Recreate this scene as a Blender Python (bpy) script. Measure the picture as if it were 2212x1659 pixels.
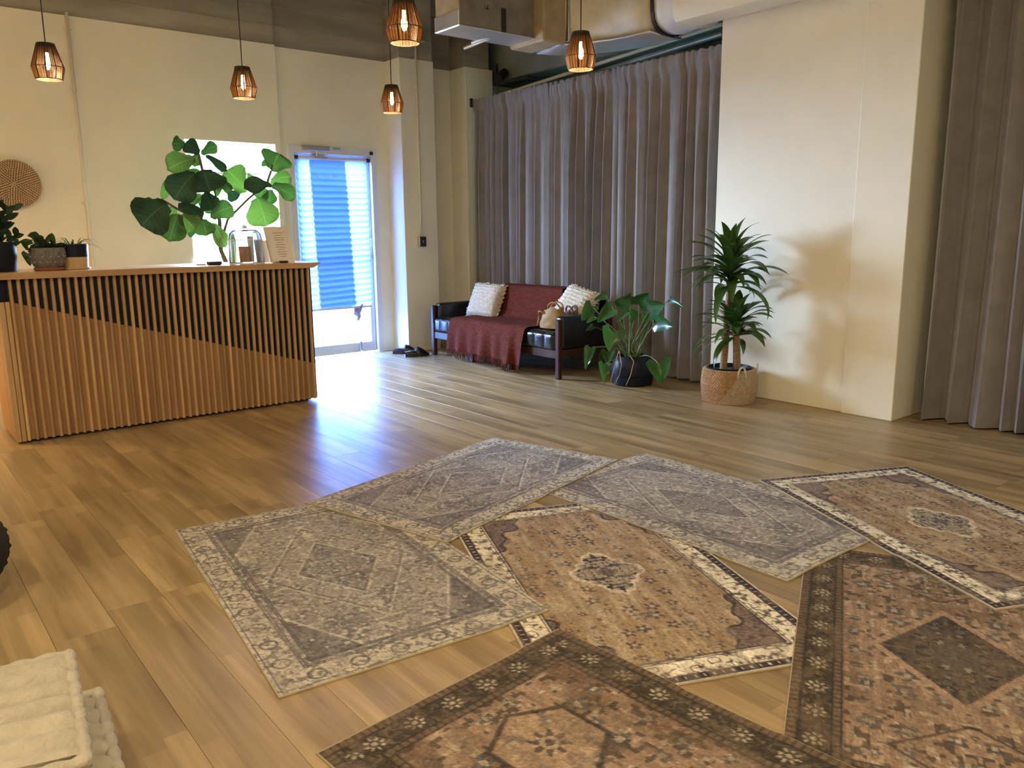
import bpy, bmesh, math, random
import numpy as np
from mathutils import Vector, Matrix, noise as mnoise

scene = bpy.context.scene
col = scene.collection
for o in list(bpy.data.objects):
    bpy.data.objects.remove(o)

# ------------------------------------------------------------------ camera
W, H = 2212.0, 1659.0
FPX, PITCH, ROLL, YAW = 1729.2, 0.188744, -0.010818, 0.680152
EYE = Vector((0, 0, 1.25))
_cy, _sy, _cp, _sp = math.cos(YAW), math.sin(YAW), math.cos(PITCH), math.sin(PITCH)
FW = Vector((_sy * _cp, _cy * _cp, -_sp))
_r = Vector((_cy, -_sy, 0)); _u = _r.cross(FW)
RT = math.cos(ROLL) * _r + math.sin(ROLL) * _u
UP = -math.sin(ROLL) * _r + math.cos(ROLL) * _u
cd = bpy.data.cameras.new('camera'); cam = bpy.data.objects.new('camera', cd); col.objects.link(cam)
m3 = Matrix((RT, UP, -FW)).transposed()
cam.matrix_world = Matrix.Translation(EYE) @ m3.to_4x4()
cd.sensor_fit = 'HORIZONTAL'; cd.sensor_width = 36.0; cd.lens = FPX * 36.0 / W
cd.clip_start = 0.05; cd.clip_end = 200
scene.camera = cam


def at(px, py, X=None, Y=None, Z=None, D=None):
    """point of the room seen at a photograph pixel, at a known wall distance / height / depth"""
    d = RT * ((px - W / 2) / FPX) - UP * ((py - H / 2) / FPX) + FW
    if X is not None: t = (X - EYE.x) / d.x
    elif Y is not None: t = (Y - EYE.y) / d.y
    elif Z is not None: t = (Z - EYE.z) / d.z
    else: t = D
    return EYE + d * t


# ------------------------------------------------------------------ world, light, exposure
world = bpy.data.worlds.new('daylight'); scene.world = world; world.use_nodes = True
bg = world.node_tree.nodes['Background']
bg.inputs[0].default_value = (0.52, 0.72, 1.0, 1); bg.inputs[1].default_value = 105.0
vs = scene.view_settings
vs.view_transform = 'Standard'; vs.look = 'None'; vs.gamma = 1.0; vs.use_curve_mapping = False
vs.exposure = 0.95


def area_light(name, loc, size, power, color, rot, shape='RECTANGLE', portal=False):
    l = bpy.data.lights.new(name, 'AREA'); l.shape = shape; l.size = size[0]; l.size_y = size[1]
    l.energy = power; l.color = color
    o = bpy.data.objects.new(name, l); col.objects.link(o); o.location = loc; o.rotation_euler = rot
    if portal: l.cycles.is_portal = True
    return o


# portals only guide the sampling of the daylight that comes in through the real openings
area_light('window_portal', (2.775, 7.70, 1.535), (0.86, 1.1), 1, (1, 1, 1), (-math.pi / 2, 0, 0), portal=True)
area_light('door_portal', (3.815, 7.70, 1.045), (0.98, 2.12), 1, (1, 1, 1), (-math.pi / 2, 0, 0), portal=True)
area_light('side_portal', (6.32, 5.4, 1.97), (1.4, 2.05), 1, (1, 1, 1), (0, math.pi / 2, 0), portal=True)

# ------------------------------------------------------------------ helpers
WL = {}      # world location of an object's origin


class Geo:
    def __init__(s): s.v = []; s.f = []

    def add(s, v, f):
        b = len(s.v); s.v += [Vector(p) for p in v]; s.f += [tuple(i + b for i in q) for q in f]; return s

    def box(s, x0, x1, y0, y1, z0, z1, bev=0.0, M=None, seg=1):
        bm = bmesh.new(); bmesh.ops.create_cube(bm, size=1)
        c = Vector(((x0 + x1) / 2, (y0 + y1) / 2, (z0 + z1) / 2))
        for p in bm.verts: p.co = Vector((p.co.x * (x1 - x0), p.co.y * (y1 - y0), p.co.z * (z1 - z0)))
        if bev > 0: bmesh.ops.bevel(bm, geom=bm.edges[:], offset=bev, segments=seg, affect='EDGES', profile=0.5)
        bm.verts.index_update()
        vs_ = [(M @ (p.co + c)) if M else (p.co + c) for p in bm.verts]
        s.add(vs_, [[p.index for p in f.verts] for f in bm.faces]); bm.free(); return s

    def tube(s, pts, r, n=8, cap=True):
        pts = [Vector(p) for p in pts]; k = len(pts)
        rs = list(r) if hasattr(r, '__len__') else [r] * k
        V = []; F = []; t0 = (pts[1] - pts[0]).normalized()
        a = t0.orthogonal().normalized()
        for i in range(k):
            t = (pts[min(i + 1, k - 1)] - pts[max(i - 1, 0)]).normalized()
            a = (a - t * a.dot(t)).normalized(); b = t.cross(a)
            for j in range(n):
                q = 2 * math.pi * j / n
                V.append(pts[i] + (a * math.cos(q) + b * math.sin(q)) * rs[i])
        for i in range(k - 1):
            for j in range(n):
                F.append((i * n + j, i * n + (j + 1) % n, (i + 1) * n + (j + 1) % n, (i + 1) * n + j))
        if cap: F.append(tuple(range(n))[::-1]); F.append(tuple((k - 1) * n + j for j in range(n)))
        return s.add(V, F)

    def lathe(s, prof, c=(0, 0, 0), n=32, wob=None, caps=False):
        V = []; F = []; c = Vector(c); k = len(prof)
        for i, (r, z) in enumerate(prof):
            for j in range(n):
                q = 2 * math.pi * j / n; rr = r * (wob(q, z) if wob else 1)
                V.append(c + Vector((rr * math.cos(q), rr * math.sin(q), z)))
        for i in range(k - 1):
            for j in range(n):
                F.append((i * n + j, i * n + (j + 1) % n, (i + 1) * n + (j + 1) % n, (i + 1) * n + j))
        if caps: F.append(tuple(range(n))[::-1]); F.append(tuple((k - 1) * n + j for j in range(n)))
        return s.add(V, F)

    def grid(s, fn, nu, nv, wrap_u=False):
        V = [fn(i / nu, j / nv) for j in range(nv + 1) for i in range(nu + (0 if wrap_u else 1))]
        w = nu if wrap_u else nu + 1; F = []
        for j in range(nv):
            for i in range(nu):
                i2 = (i + 1) % w
                F.append((j * w + i, j * w + i2, (j + 1) * w + i2, (j + 1) * w + i))
        return s.add(V, F)

    def prism(s, poly, ax, a, b):
        """poly: 2D points in the two axes other than ax, extruded from a to b"""
        n = len(poly); mk = {0: lambda p, t: (t, p[0], p[1]), 1: lambda p, t: (p[0], t, p[1]), 2: lambda p, t: (p[0], p[1], t)}[ax]
        V = [mk(p, a) for p in poly] + [mk(p, b) for p in poly]
        F = [tuple(range(n))[::-1], tuple(range(n, 2 * n))] + [(i, (i + 1) % n, (i + 1) % n + n, i + n) for i in range(n)]
        return s.add(V, F)

    def build(s, name, mat, parent=None, smooth=False, loc=None, kind=None):
        V = s.v
        if loc is None:
            lo = Vector([min(p[i] for p in V) for i in range(3)]); hi = Vector([max(p[i] for p in V) for i in range(3)])
            loc = (lo + hi) / 2
            if parent is None: loc.z = lo.z
        loc = Vector(loc)
        me = bpy.data.meshes.new(name); me.from_pydata([tuple(p - loc) for p in V], [], s.f); me.update()
        bm = bmesh.new(); bm.from_mesh(me); bmesh.ops.recalc_face_normals(bm, faces=bm.faces[:]); bm.to_mesh(me); bm.free()
        if smooth:
            me.polygons.foreach_set('use_smooth', [True] * len(me.polygons))
            if smooth == 'auto': me.set_sharp_from_angle(angle=math.radians(35))
        me.materials.append(mat)
        o = bpy.data.objects.new(name, me); col.objects.link(o)
        put(o, loc, parent)
        if kind: o['kind'] = kind
        return o


def put(o, loc, parent=None):
    WL[o.name] = Vector(loc)
    if parent is not None:
        o.parent = parent; o.location = Vector(loc) - WL[parent.name]
    else: o.location = loc


def thing(name, label, cat, loc, group=None):
    o = bpy.data.objects.new(name, None); col.objects.link(o); o.empty_display_size = 0.1
    put(o, loc); return tag(o, label, cat, group)


def tag(o, label, cat, group=None):
    o['label'] = label; o['category'] = cat
    if group: o['group'] = group
    return o


def struct(o, label=None):
    o['kind'] = 'structure'
    if label: o['label'] = label
    return o


def recalc_outside(o): return o


# ---- materials
def new_mat(name):
    m = bpy.data.materials.new(name); m.use_nodes = True
    nt = m.node_tree; return m, nt, nt.nodes['Principled BSDF']


def mat(name, color, rough=0.5, metal=0.0, var=0.0, scale=20.0, bump=0.0, bscale=None, sheen=0.0, stretch=None,
        spec=0.5, trans=0.0, tcol=None, coat=0.0, sheen_tint=None, emit=None, estr=0):
    m, nt, b = new_mat(name); N = nt.nodes; L = nt.links
    b.inputs['Base Color'].default_value = (*color, 1); b.inputs['Roughness'].default_value = rough
    b.inputs['Metallic'].default_value = metal; b.inputs['Specular IOR Level'].default_value = spec
    b.inputs['Coat Weight'].default_value = coat
    if sheen:
        b.inputs['Sheen Weight'].default_value = sheen; b.inputs['Sheen Roughness'].default_value = 0.35
        if sheen_tint: b.inputs['Sheen Tint'].default_value = (*sheen_tint, 1)
    if emit: b.inputs['Emission Color'].default_value = (*emit, 1); b.inputs['Emission Strength'].default_value = estr
    tc = N.new('ShaderNodeTexCoord'); mp = N.new('ShaderNodeMapping')
    L.new(tc.outputs['Object'], mp.inputs[0])
    if stretch: mp.inputs['Scale'].default_value = stretch
    if var:
        n = N.new('ShaderNodeTexNoise'); n.inputs['Scale'].default_value = scale; n.inputs['Detail'].default_value = 5
        L.new(mp.outputs[0], n.inputs['Vector'])
        r = N.new('ShaderNodeMapRange'); r.inputs[1].default_value = 0.3; r.inputs[2].default_value = 0.7
        r.inputs[3].default_value = 1 - var; r.inputs[4].default_value = 1 + var
        L.new(n.outputs[0], r.inputs[0])
        x = N.new('ShaderNodeMix'); x.data_type = 'RGBA'; x.blend_type = 'MULTIPLY'; x.inputs[0].default_value = 1
        x.inputs[6].default_value = (*color, 1); L.new(r.outputs[0], x.inputs[7]); L.new(x.outputs[2], b.inputs['Base Color'])
    if bump:
        n2 = N.new('ShaderNodeTexNoise'); n2.inputs['Scale'].default_value = bscale or scale; n2.inputs['Detail'].default_value = 4
        L.new(mp.outputs[0], n2.inputs['Vector'])
        bp = N.new('ShaderNodeBump'); bp.inputs['Strength'].default_value = bump; bp.inputs['Distance'].default_value = 0.01
        L.new(n2.outputs[0], bp.inputs['Height']); L.new(bp.outputs[0], b.inputs['Normal'])
    if trans:
        t = N.new('ShaderNodeBsdfTranslucent'); t.inputs[0].default_value = (*(tcol or color), 1)
        ms = N.new('ShaderNodeMixShader'); ms.inputs[0].default_value = trans
        L.new(b.outputs[0], ms.inputs[1]); L.new(t.outputs[0], ms.inputs[2])
        L.new(ms.outputs[0], N['Material Output'].inputs[0])
    return m


def glass_mat(name, tint=(1, 1, 1), gloss=0.08, rough=0.02, edge=False):
    m, nt, b = new_mat(name); N = nt.nodes; L = nt.links; N.remove(b)
    t = N.new('ShaderNodeBsdfTransparent'); t.inputs[0].default_value = (*tint, 1)
    g = N.new('ShaderNodeBsdfGlossy'); g.inputs['Roughness'].default_value = rough
    ms = N.new('ShaderNodeMixShader'); ms.inputs[0].default_value = gloss
    L.new(t.outputs[0], ms.inputs[1]); L.new(g.outputs[0], ms.inputs[2]); L.new(ms.outputs[0], N['Material Output'].inputs[0])
    if edge:
        lw = N.new('ShaderNodeLayerWeight'); lw.inputs[0].default_value = .45; L.new(lw.outputs['Facing'], ms.inputs[0])
    return m


def wood_mat(name, c1, c2, rough=0.4, axis='Y', scale=1.0, rnd=0.25, coord='Object', spec=0.5, strips=0):
    """grain along an axis; each object's own tone from Object Info Random"""
    m, nt, b = new_mat(name); N = nt.nodes; L = nt.links
    b.inputs['Roughness'].default_value = rough; b.inputs['Specular IOR Level'].default_value = spec
    tc = N.new('ShaderNodeTexCoord'); oi = N.new('ShaderNodeObjectInfo')
    mu = N.new('ShaderNodeMath'); mu.operation = 'MULTIPLY'; mu.inputs[1].default_value = 57.0
    L.new(oi.outputs['Random'], mu.inputs[0])
    cb = N.new('ShaderNodeCombineXYZ'); [L.new(mu.outputs[0], cb.inputs[i]) for i in range(3)]
    ad = N.new('ShaderNodeVectorMath'); L.new(tc.outputs[coord], ad.inputs[0]); L.new(cb.outputs[0], ad.inputs[1])
    mp = N.new('ShaderNodeMapping'); L.new(ad.outputs[0], mp.inputs[0])
    s = [26 * scale] * 3; s['XYZ'.index(axis)] = 1.3 * scale; mp.inputs['Scale'].default_value = s
    n = N.new('ShaderNodeTexNoise'); n.inputs['Scale'].default_value = 1; n.inputs['Detail'].default_value = 6
    n.inputs['Roughness'].default_value = 0.6; n.inputs['Distortion'].default_value = 0.4; L.new(mp.outputs[0], n.inputs['Vector'])
    mp2 = N.new('ShaderNodeMapping'); L.new(ad.outputs[0], mp2.inputs[0])
    s2 = [9 * scale] * 3; s2['XYZ'.index(axis)] = 1.1 * scale; mp2.inputs['Scale'].default_value = s2
    n2 = N.new('ShaderNodeTexNoise'); n2.inputs['Scale'].default_value = 1; n2.inputs['Detail'].default_value = 2
    L.new(mp2.outputs[0], n2.inputs['Vector'])
    av = N.new('ShaderNodeMath'); av.operation = 'ADD'; L.new(n.outputs[0], av.inputs[0]); L.new(n2.outputs[0], av.inputs[1])
    r = N.new('ShaderNodeMapRange'); r.inputs[1].default_value = 0.72; r.inputs[2].default_value = 1.28; L.new(av.outputs[0], r.inputs[0])
    x = N.new('ShaderNodeMix'); x.data_type = 'RGBA'; x.inputs[6].default_value = (*c1, 1); x.inputs[7].default_value = (*c2, 1)
    L.new(r.outputs[0], x.inputs[0])
    r2 = N.new('ShaderNodeMapRange'); r2.inputs[3].default_value = 1 - rnd; r2.inputs[4].default_value = 1 + rnd
    L.new(oi.outputs['Random'], r2.inputs[0])
    y = N.new('ShaderNodeMix'); y.data_type = 'RGBA'; y.blend_type = 'MULTIPLY'; y.inputs[0].default_value = 1
    L.new(x.outputs[2], y.inputs[6]); L.new(r2.outputs[0], y.inputs[7]); L.new(y.outputs[2], b.inputs['Base Color'])
    if strips:      # printed strips inside each plank, with staggered ends
        sv = N.new('ShaderNodeVectorMath'); sv.operation = 'MULTIPLY'; sv.inputs[1].default_value = (strips, 0, 0); L.new(tc.outputs['Object'], sv.inputs[0])
        sa = N.new('ShaderNodeVectorMath'); sa.inputs[1].default_value = (50.5, 0, 0); L.new(sv.outputs[0], sa.inputs[0])
        sf_ = N.new('ShaderNodeVectorMath'); sf_.operation = 'FLOOR'; L.new(sa.outputs[0], sf_.inputs[0])
        w1 = N.new('ShaderNodeTexWhiteNoise'); w1.noise_dimensions = '4D'; L.new(sf_.outputs[0], w1.inputs['Vector']); L.new(mu.outputs[0], w1.inputs['W'])
        sp_ = N.new('ShaderNodeSeparateXYZ'); L.new(tc.outputs['Object'], sp_.inputs[0])
        m1 = N.new('ShaderNodeMath'); m1.operation = 'MULTIPLY_ADD'; m1.inputs[1].default_value = 1.5; L.new(sp_.outputs['Y'], m1.inputs[0]); L.new(w1.outputs['Value'], m1.inputs[2])
        m2 = N.new('ShaderNodeMath'); m2.operation = 'FLOOR'; L.new(m1.outputs[0], m2.inputs[0])
        m4 = N.new('ShaderNodeMath'); m4.operation = 'MULTIPLY_ADD'; m4.inputs[1].default_value = 7.31; L.new(m2.outputs[0], m4.inputs[0]); L.new(mu.outputs[0], m4.inputs[2])
        w2 = N.new('ShaderNodeTexWhiteNoise'); w2.noise_dimensions = '4D'; L.new(sf_.outputs[0], w2.inputs['Vector']); L.new(m4.outputs[0], w2.inputs['W'])
        r3 = N.new('ShaderNodeMapRange'); r3.inputs[3].default_value = .82; r3.inputs[4].default_value = 1.18; L.new(w2.outputs['Value'], r3.inputs[0])
        z = N.new('ShaderNodeMix'); z.data_type = 'RGBA'; z.blend_type = 'MULTIPLY'; z.inputs[0].default_value = 1
        L.new(y.outputs[2], z.inputs[6]); L.new(r3.outputs[0], z.inputs[7]); L.new(z.outputs[2], b.inputs['Base Color'])
    bp = N.new('ShaderNodeBump'); bp.inputs['Strength'].default_value = 0.08; bp.inputs['Distance'].default_value = 0.004
    L.new(n.outputs[0], bp.inputs['Height']); L.new(bp.outputs[0], b.inputs['Normal'])
    return m


MT = dict(
    wall=mat('wall_paint', (0.83, 0.79, 0.655), 0.55, var=0.03, scale=3, bump=0.06, bscale=60),
    concrete=mat('concrete', (0.31, 0.28, 0.225), 0.85, var=0.32, scale=2.2, bump=0.25, bscale=9, stretch=(0.35, 1, 2.2)),
    concrete_green_lit=mat('concrete_green_lit', (0.20, 0.22, 0.20), 0.85, var=0.25, scale=3, bump=0.2, bscale=10),  # green of the window light put into the concrete's colour
    white_frame=mat('white_frame', (0.78, 0.80, 0.82), 0.35),
    alu=mat('aluminium', (0.72, 0.74, 0.77), 0.4, metal=0.1),
    glass=glass_mat('clear_glass'),
    door_glass=glass_mat('door_glass_light_filter', (0.40, 0.50, 0.70)),  # tint added to dim the daylight at the door and turn it blue
    green_glass=glass_mat('green_glass', (0.045, 0.062, 0.055), 0.05),
    ground=mat('pavement', (0.16, 0.165, 0.165), 0.9, var=0.1, scale=4),
    floor=wood_mat('floor_oak', (0.205, 0.135, 0.060), (0.42, 0.300, 0.155), 0.36, 'Y', 1.0, 0.10, spec=0.6, strips=16.5),
    subfloor=mat('subfloor', (0.05, 0.03, 0.015), 0.9),
    pine=wood_mat('pine', (0.34, 0.20, 0.090), (0.56, 0.37, 0.19), 0.45, 'Z', 1.0, 0.22),
    pine_panel=wood_mat('pine_panel', (0.26, 0.125, 0.045), (0.40, 0.21, 0.085), 0.5, 'Z', 1.0, 0.1),
    pine_top=wood_mat('pine_top', (0.40, 0.23, 0.10), (0.55, 0.35, 0.17), 0.28, 'X', 1.0, 0.05),
    navy=mat('navy_paint', (0.006, 0.008, 0.018), 0.6, spec=0.2),
    black=mat('black_plastic', (0.012, 0.012, 0.014), 0.4),
    metal=mat('steel', (0.55, 0.56, 0.58), 0.35, metal=1.0, var=0.1, scale=8),
    foil=mat('duct_foil', (0.72, 0.74, 0.78), 0.32, metal=0.75, var=0.08, scale=6, bump=0.35, bscale=14),
    duct_dark=mat('duct_wrap', (0.24, 0.22, 0.20), 0.5, metal=0.25, var=0.22, scale=7, bump=0.3, bscale=18),
    duct_tan=mat('duct_tan', (0.40, 0.31, 0.19), 0.7, var=0.12, scale=8),
    duct_wrap=mat('duct_insulation', (0.70, 0.66, 0.56), 0.6, var=0.12, scale=6, bump=0.6, bscale=9),
    velvet=mat('grey_velvet', (0.205, 0.188, 0.192), 0.75, var=0.10, scale=7, sheen=0.8, sheen_tint=(0.85, 0.86, 1.0), bump=0.05, bscale=180),
    leather=mat('black_leather', (0.010, 0.010, 0.012), 0.27, var=0.2, scale=30, bump=0.12, bscale=110),
    walnut=wood_mat('dark_walnut', (0.026, 0.011, 0.006), (0.065, 0.026, 0.015), 0.38, 'Z', 1.5, 0.1, spec=0.35),
    throw=mat('rust_throw', (0.095, 0.022, 0.014), 0.95, spec=0.08, var=0.25, scale=60, stretch=(1, 0.35, 1), bump=0.6, bscale=130),
    throw_fringe=mat('rust_fringe', (0.08, 0.019, 0.012), 0.95, spec=0.08, var=0.2, scale=60),
    cream=mat('cream_weave', (0.62, 0.56, 0.47), 0.95, var=0.18, scale=45, bump=0.9, bscale=75),
    tan_bag=mat('tan_leather', (0.26, 0.145, 0.045), 0.55, spec=0.25, var=0.18, scale=14, bump=0.3, bscale=22),
    brown_bag=mat('brown_leather', (0.13, 0.055, 0.025), 0.45, var=0.2, scale=14, bump=0.3, bscale=25),
    soil=mat('soil', (0.02, 0.013, 0.009), 0.95, bump=0.8, bscale=60),
    cane=mat('dracaena_cane', (0.33, 0.22, 0.12), 0.8, var=0.25, scale=14, stretch=(1, 1, 5), bump=0.5, bscale=30),
    stem_green=mat('green_stem', (0.10, 0.17, 0.05), 0.5, var=0.15),
    stem_brown=mat('brown_stem', (0.09, 0.07, 0.04), 0.7, var=0.2),
    root=mat('pale_root', (0.45, 0.36, 0.24), 0.7),
    navy_pot=mat('navy_pot', (0.005, 0.008, 0.020), 0.45, var=0.2, scale=6, spec=0.25),
    grey_pot=mat('speckled_grey_pot', (0.15, 0.14, 0.13), 0.85, var=0.35, scale=60, bump=0.5, bscale=80),
    terracotta=mat('terracotta', (0.30, 0.09, 0.05), 0.8, var=0.1),
    pot_wood=mat('pale_wood_pot', (0.50, 0.34, 0.18), 0.55, var=0.1, scale=12, stretch=(6, 6, 1)),
    paper=mat('cream_paper', (0.62, 0.52, 0.40), 0.85, trans=0.25),
    print=mat('grey_print', (0.30, 0.22, 0.15), 0.9),
    white_mark=mat('white_print', (0.9, 0.93, 1.0), 0.8, trans=0.6),
    candle=mat('white_wax', (0.85, 0.85, 0.83), 0.4),
    copper=mat('amber_tumbler', (0.50, 0.16, 0.04), 0.25, var=0.1),
    cushion=mat('greige_corduroy', (0.43, 0.385, 0.305), 0.95, var=0.10, scale=30, bump=0.5, bscale=90, sheen=0.25),
    pouf=mat('charcoal_knit', (0.022, 0.021, 0.022), 0.95, var=0.2, scale=50, bump=0.6, bscale=70),
    shade=mat('blue_shade', (0.22, 0.34, 0.60), 0.8, trans=0.5, tcol=(0.27, 0.30, 0.31)),
    shade_mid=mat('blue_poster', (0.16, 0.26, 0.52), 0.8, trans=0.35, tcol=(0.3, 0.5, 0.85)),
    rag=mat('mauve_cloth', (0.40, 0.33, 0.38), 0.9, trans=0.25),
    conduit=mat('painted_conduit', (0.80, 0.74, 0.60), 0.45),
    rug_edge=mat('rug_binding', (0.40, 0.33, 0.21), 0.95, bump=0.5, bscale=220),
    seagrass=mat('seagrass', (0.62, 0.47, 0.30), 0.8, var=0.2, scale=40),
    seagrass_dark=mat('seagrass_dark', (0.15, 0.075, 0.04), 0.8, var=0.2, scale=40),
    lampshade=mat('linen_shade', (0.8, 0.7, 0.5), 0.9, trans=0.5),
)


def leaf_mat(name, c, tc, rough=0.32, trans=0.3):
    return mat(name, c, rough, var=0.25, scale=7, trans=trans, tcol=tc, spec=0.35)


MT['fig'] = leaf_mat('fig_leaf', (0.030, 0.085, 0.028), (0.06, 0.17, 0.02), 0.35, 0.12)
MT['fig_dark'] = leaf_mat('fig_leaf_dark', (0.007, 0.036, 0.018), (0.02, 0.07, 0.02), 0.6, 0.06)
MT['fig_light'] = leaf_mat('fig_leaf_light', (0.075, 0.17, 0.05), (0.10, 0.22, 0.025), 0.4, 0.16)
MT['philo'] = leaf_mat('philodendron_leaf', (0.022, 0.080, 0.022), (0.10, 0.28, 0.03), 0.22, 0.25)
MT['dracaena'] = leaf_mat('dracaena_leaf', (0.046, 0.098, 0.022), (0.10, 0.2, 0.03), 0.3, 0.2)
MT['zz'] = leaf_mat('zz_leaf', (0.005, 0.018, 0.007), (0.02, 0.06, 0.012), 0.4, 0.1)
MT['pothos'] = leaf_mat('pothos_leaf', (0.010, 0.024, 0.008), (0.06, 0.10, 0.015), 0.45, 0.15)
MT['spider'] = leaf_mat('spider_leaf', (0.045, 0.075, 0.025), (0.12, 0.18, 0.04), 0.45, 0.2)
MT['bulb'] = mat('bulb_glow', (1, 0.7, 0.4), 0.3, emit=(1.0, 0.66, 0.30), estr=24)
MT['amber'] = mat('amber_twine', (0.055, 0.034, 0.014), 0.7, var=0.3, scale=60, trans=0.35, tcol=(0.40, 0.23, 0.065))
MT['dark_twine'] = mat('dark_twine', (0.016, 0.011, 0.008), 0.7, var=0.3, scale=50)

# ------------------------------------------------------------------ structure
YB, YB2 = 7.43, 7.49          # back wall faces, left and right of the seam
CEIL = 3.85
XL, YF, XR = -2.4, -2.6, 6.1
PT = 2.955                    # top of the paint
WX0, WX1, WZ0, WZ1 = 2.36, 3.19, 1.0, 2.07
DX0, DX1, DZ1 = 3.345, 4.285, 2.088

# floor: planks run along Y
fl = struct(Geo().box(XL, XR, YF, YB2 + .2, -0.06, -0.008).build('floor', MT['subfloor'], loc=(0, 0, 0)))
PW, PL = 0.182, 1.30


def in_view(p, m=60):
    v = Vector(p) - EYE; z = v.dot(FW)
    if z < 0.2: return False
    x = v.dot(RT) / z * FPX + W / 2; y = -v.dot(UP) / z * FPX + H / 2
    return -m < x < W + m and -m < y < H + m


pm = Geo().box(-PW / 2 + .0005, PW / 2 - .0005, -PL / 2 + .0005, PL / 2 - .0005, -0.008, 0, 0.0004)
plank0 = None; rest = Geo(); rnd = random.Random(4); npl = 0
k = 0; x = XL
while x < XR - 0.01:
    off = rnd.random() * PL; y = YF - off
    while y < YB2 + 0.1:
        a, b = max(y, YF), min(y + PL, YB2 + 0.1)
        if b - a > 0.04:
            cs = [(x, a, 0), (x + PW, a, 0), (x, b, 0), (x + PW, b, 0), (x, (a + b) / 2, 0), (x + PW, (a + b) / 2, 0)]
            if any(in_view(c) for c in cs) and x + PW < 5.9:
                if plank0 is None:
                    o = pm.build('plank', MT['floor'], fl, loc=(0, 0, 0)); plank0 = o
                else:
                    o = bpy.data.objects.new('plank', plank0.data); col.objects.link(o)
                o.parent = fl; o.location = (x + PW / 2, (a + b) / 2, 0); o.scale = (1, (b - a) / PL, 1); npl += 1
            else:
                rest.box(x + .0007, x + PW - .0007, a + .0007, b - .0007, -0.008, 0)
        y += PL
    x += PW
rest.build('plank_field', MT['floor'], fl, loc=(0, 0, 0), kind='stuff')

# back wall with window and door openings
g = Geo()
T = 7.68
g.box(XL, WX0, YB, T, 0, PT).box(WX0, WX1, YB, T, 0, WZ0).box(WX0, WX1, YB, T, WZ1, PT).box(WX1, 3.245, YB, T, 0, PT)
g.box(3.245, DX0, YB2, T, 0, PT).box(DX0, DX1, YB2, T, DZ1, PT).box(DX1, XR, YB2, T, 0, PT)
struct(g.build('wall_back', MT['wall'], loc=(0, YB, 0)))
g = Geo().box(XL, 3.245, YB + .012, T, PT, CEIL).box(3.245, XR, YB2 + .012, T, PT, CEIL)
for z in (3.12, 3.29, 3.46, 3.63): g.box(XL, 5.2, YB + .002, YB + .03, z, z + .004)
struct(g.build('wall_back_concrete', MT['concrete'], loc=(0, YB, PT)))
# piers on the back wall
g = Geo().box(4.43, 4.835, 7.20, YB2 + .02, 0, PT, 0.004); struct(g.build('trim_1', MT['wall']))
g = Geo().box(4.44, 4.83, 7.215, YB2 + .03, PT, CEIL); struct(g.build('trim_2', MT['concrete']))
g = Geo().box(5.235, 5.60, 7.20, YB2 + .02, 0, PT, 0.004); struct(g.build('trim_3', MT['wall']))
g = Geo().box(5.245, 5.56, 7.215, YB2 + .03, PT, CEIL); struct(g.build('trim_4', MT['concrete']))
# right wall: concrete behind the curtains with a tinted window in it, painted column in front
RX = 6.1
g = Geo().box(RX, RX + .2, YF, 4.4, 0, CEIL).box(RX, RX + .2, 6.4, T, 0, CEIL).box(RX, RX + .2, 4.4, 6.4, 0, 1.3).box(RX, RX + .2, 4.4, 6.4, 2.65, CEIL)
struct(g.build('wall_right', MT['concrete_green_lit'], loc=(RX, 2, 0)))
w2 = Geo().box(RX + .05, RX + .1, 4.4, 6.4, 1.3, 1.37).box(RX + .05, RX + .1, 4.4, 6.4, 2.58, 2.65).box(RX + .05, RX + .1, 5.36, 5.44, 1.37, 2.58).build('window_2', MT['alu'])
struct(w2); Geo().box(RX + .07, RX + .078, 4.4, 6.4, 1.37, 2.58).build('pane', MT['green_glass'], w2)
g = Geo().box(5.15, 5.62, 2.74, 3.872, 0, CEIL, .004); struct(g.build('wall_right_column', MT['wall']))
g = Geo().box(5.128, 5.62, 2.40, 2.755, 0, CEIL, .004); struct(g.build('trim_5', MT['wall']))
# beam above the curtain recess
g = Geo().box(5.72, RX, 2.4, 7.49, 2.86, CEIL, .01); struct(g.build('trim_6', MT['concrete_green_lit']))
# remaining enclosure
struct(Geo().box(XL - .2, XL, YF, T, 0, CEIL).build('wall_left', MT['wall']))
struct(Geo().box(XL - .2, XR + .2, YF - .2, YF, 0, CEIL).build('wall_front', MT['wall']))
struct(Geo().box(XL - .2, XR + .3, YF - .2, T, CEIL, CEIL + .2).build('ceiling', MT['concrete']))
struct(Geo().box(-14, 22, T, 30, -0.25, -0.12).build('ground_outside', MT['ground']))

# window 1
wf = Geo()
fy0, fy1 = 7.56, 7.61
wf.box(WX0, WX0 + .05, fy0, fy1, WZ0, WZ1).box(WX1 - .05, WX1, fy0, fy1, WZ0, WZ1)
wf.box(WX0 + .05, WX1 - .05, fy0, fy1, WZ0, WZ0 + .05).box(WX0 + .05, WX1 - .05, fy0, fy1, WZ1 - .05, WZ1)
win = struct(wf.build('window_1', MT['white_frame']))
Geo().box(WX0 + .05, WX1 - .05, fy0 + .01, fy0 + .035, 1.79, 1.815).build('sash_bar', MT['white_frame'], win)
Geo().box(WX0 + .05, WX1 - .05, fy0 + .02, fy0 + .026, WZ0 + .05, WZ1 - .05).build('pane', MT['glass'], win)
Geo().box(WX0 - .02, WX1 + .01, YB - .03, fy0, WZ0 - .025, WZ0 - .001, .004).build('window_sill', MT['white_frame'], win)

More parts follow.
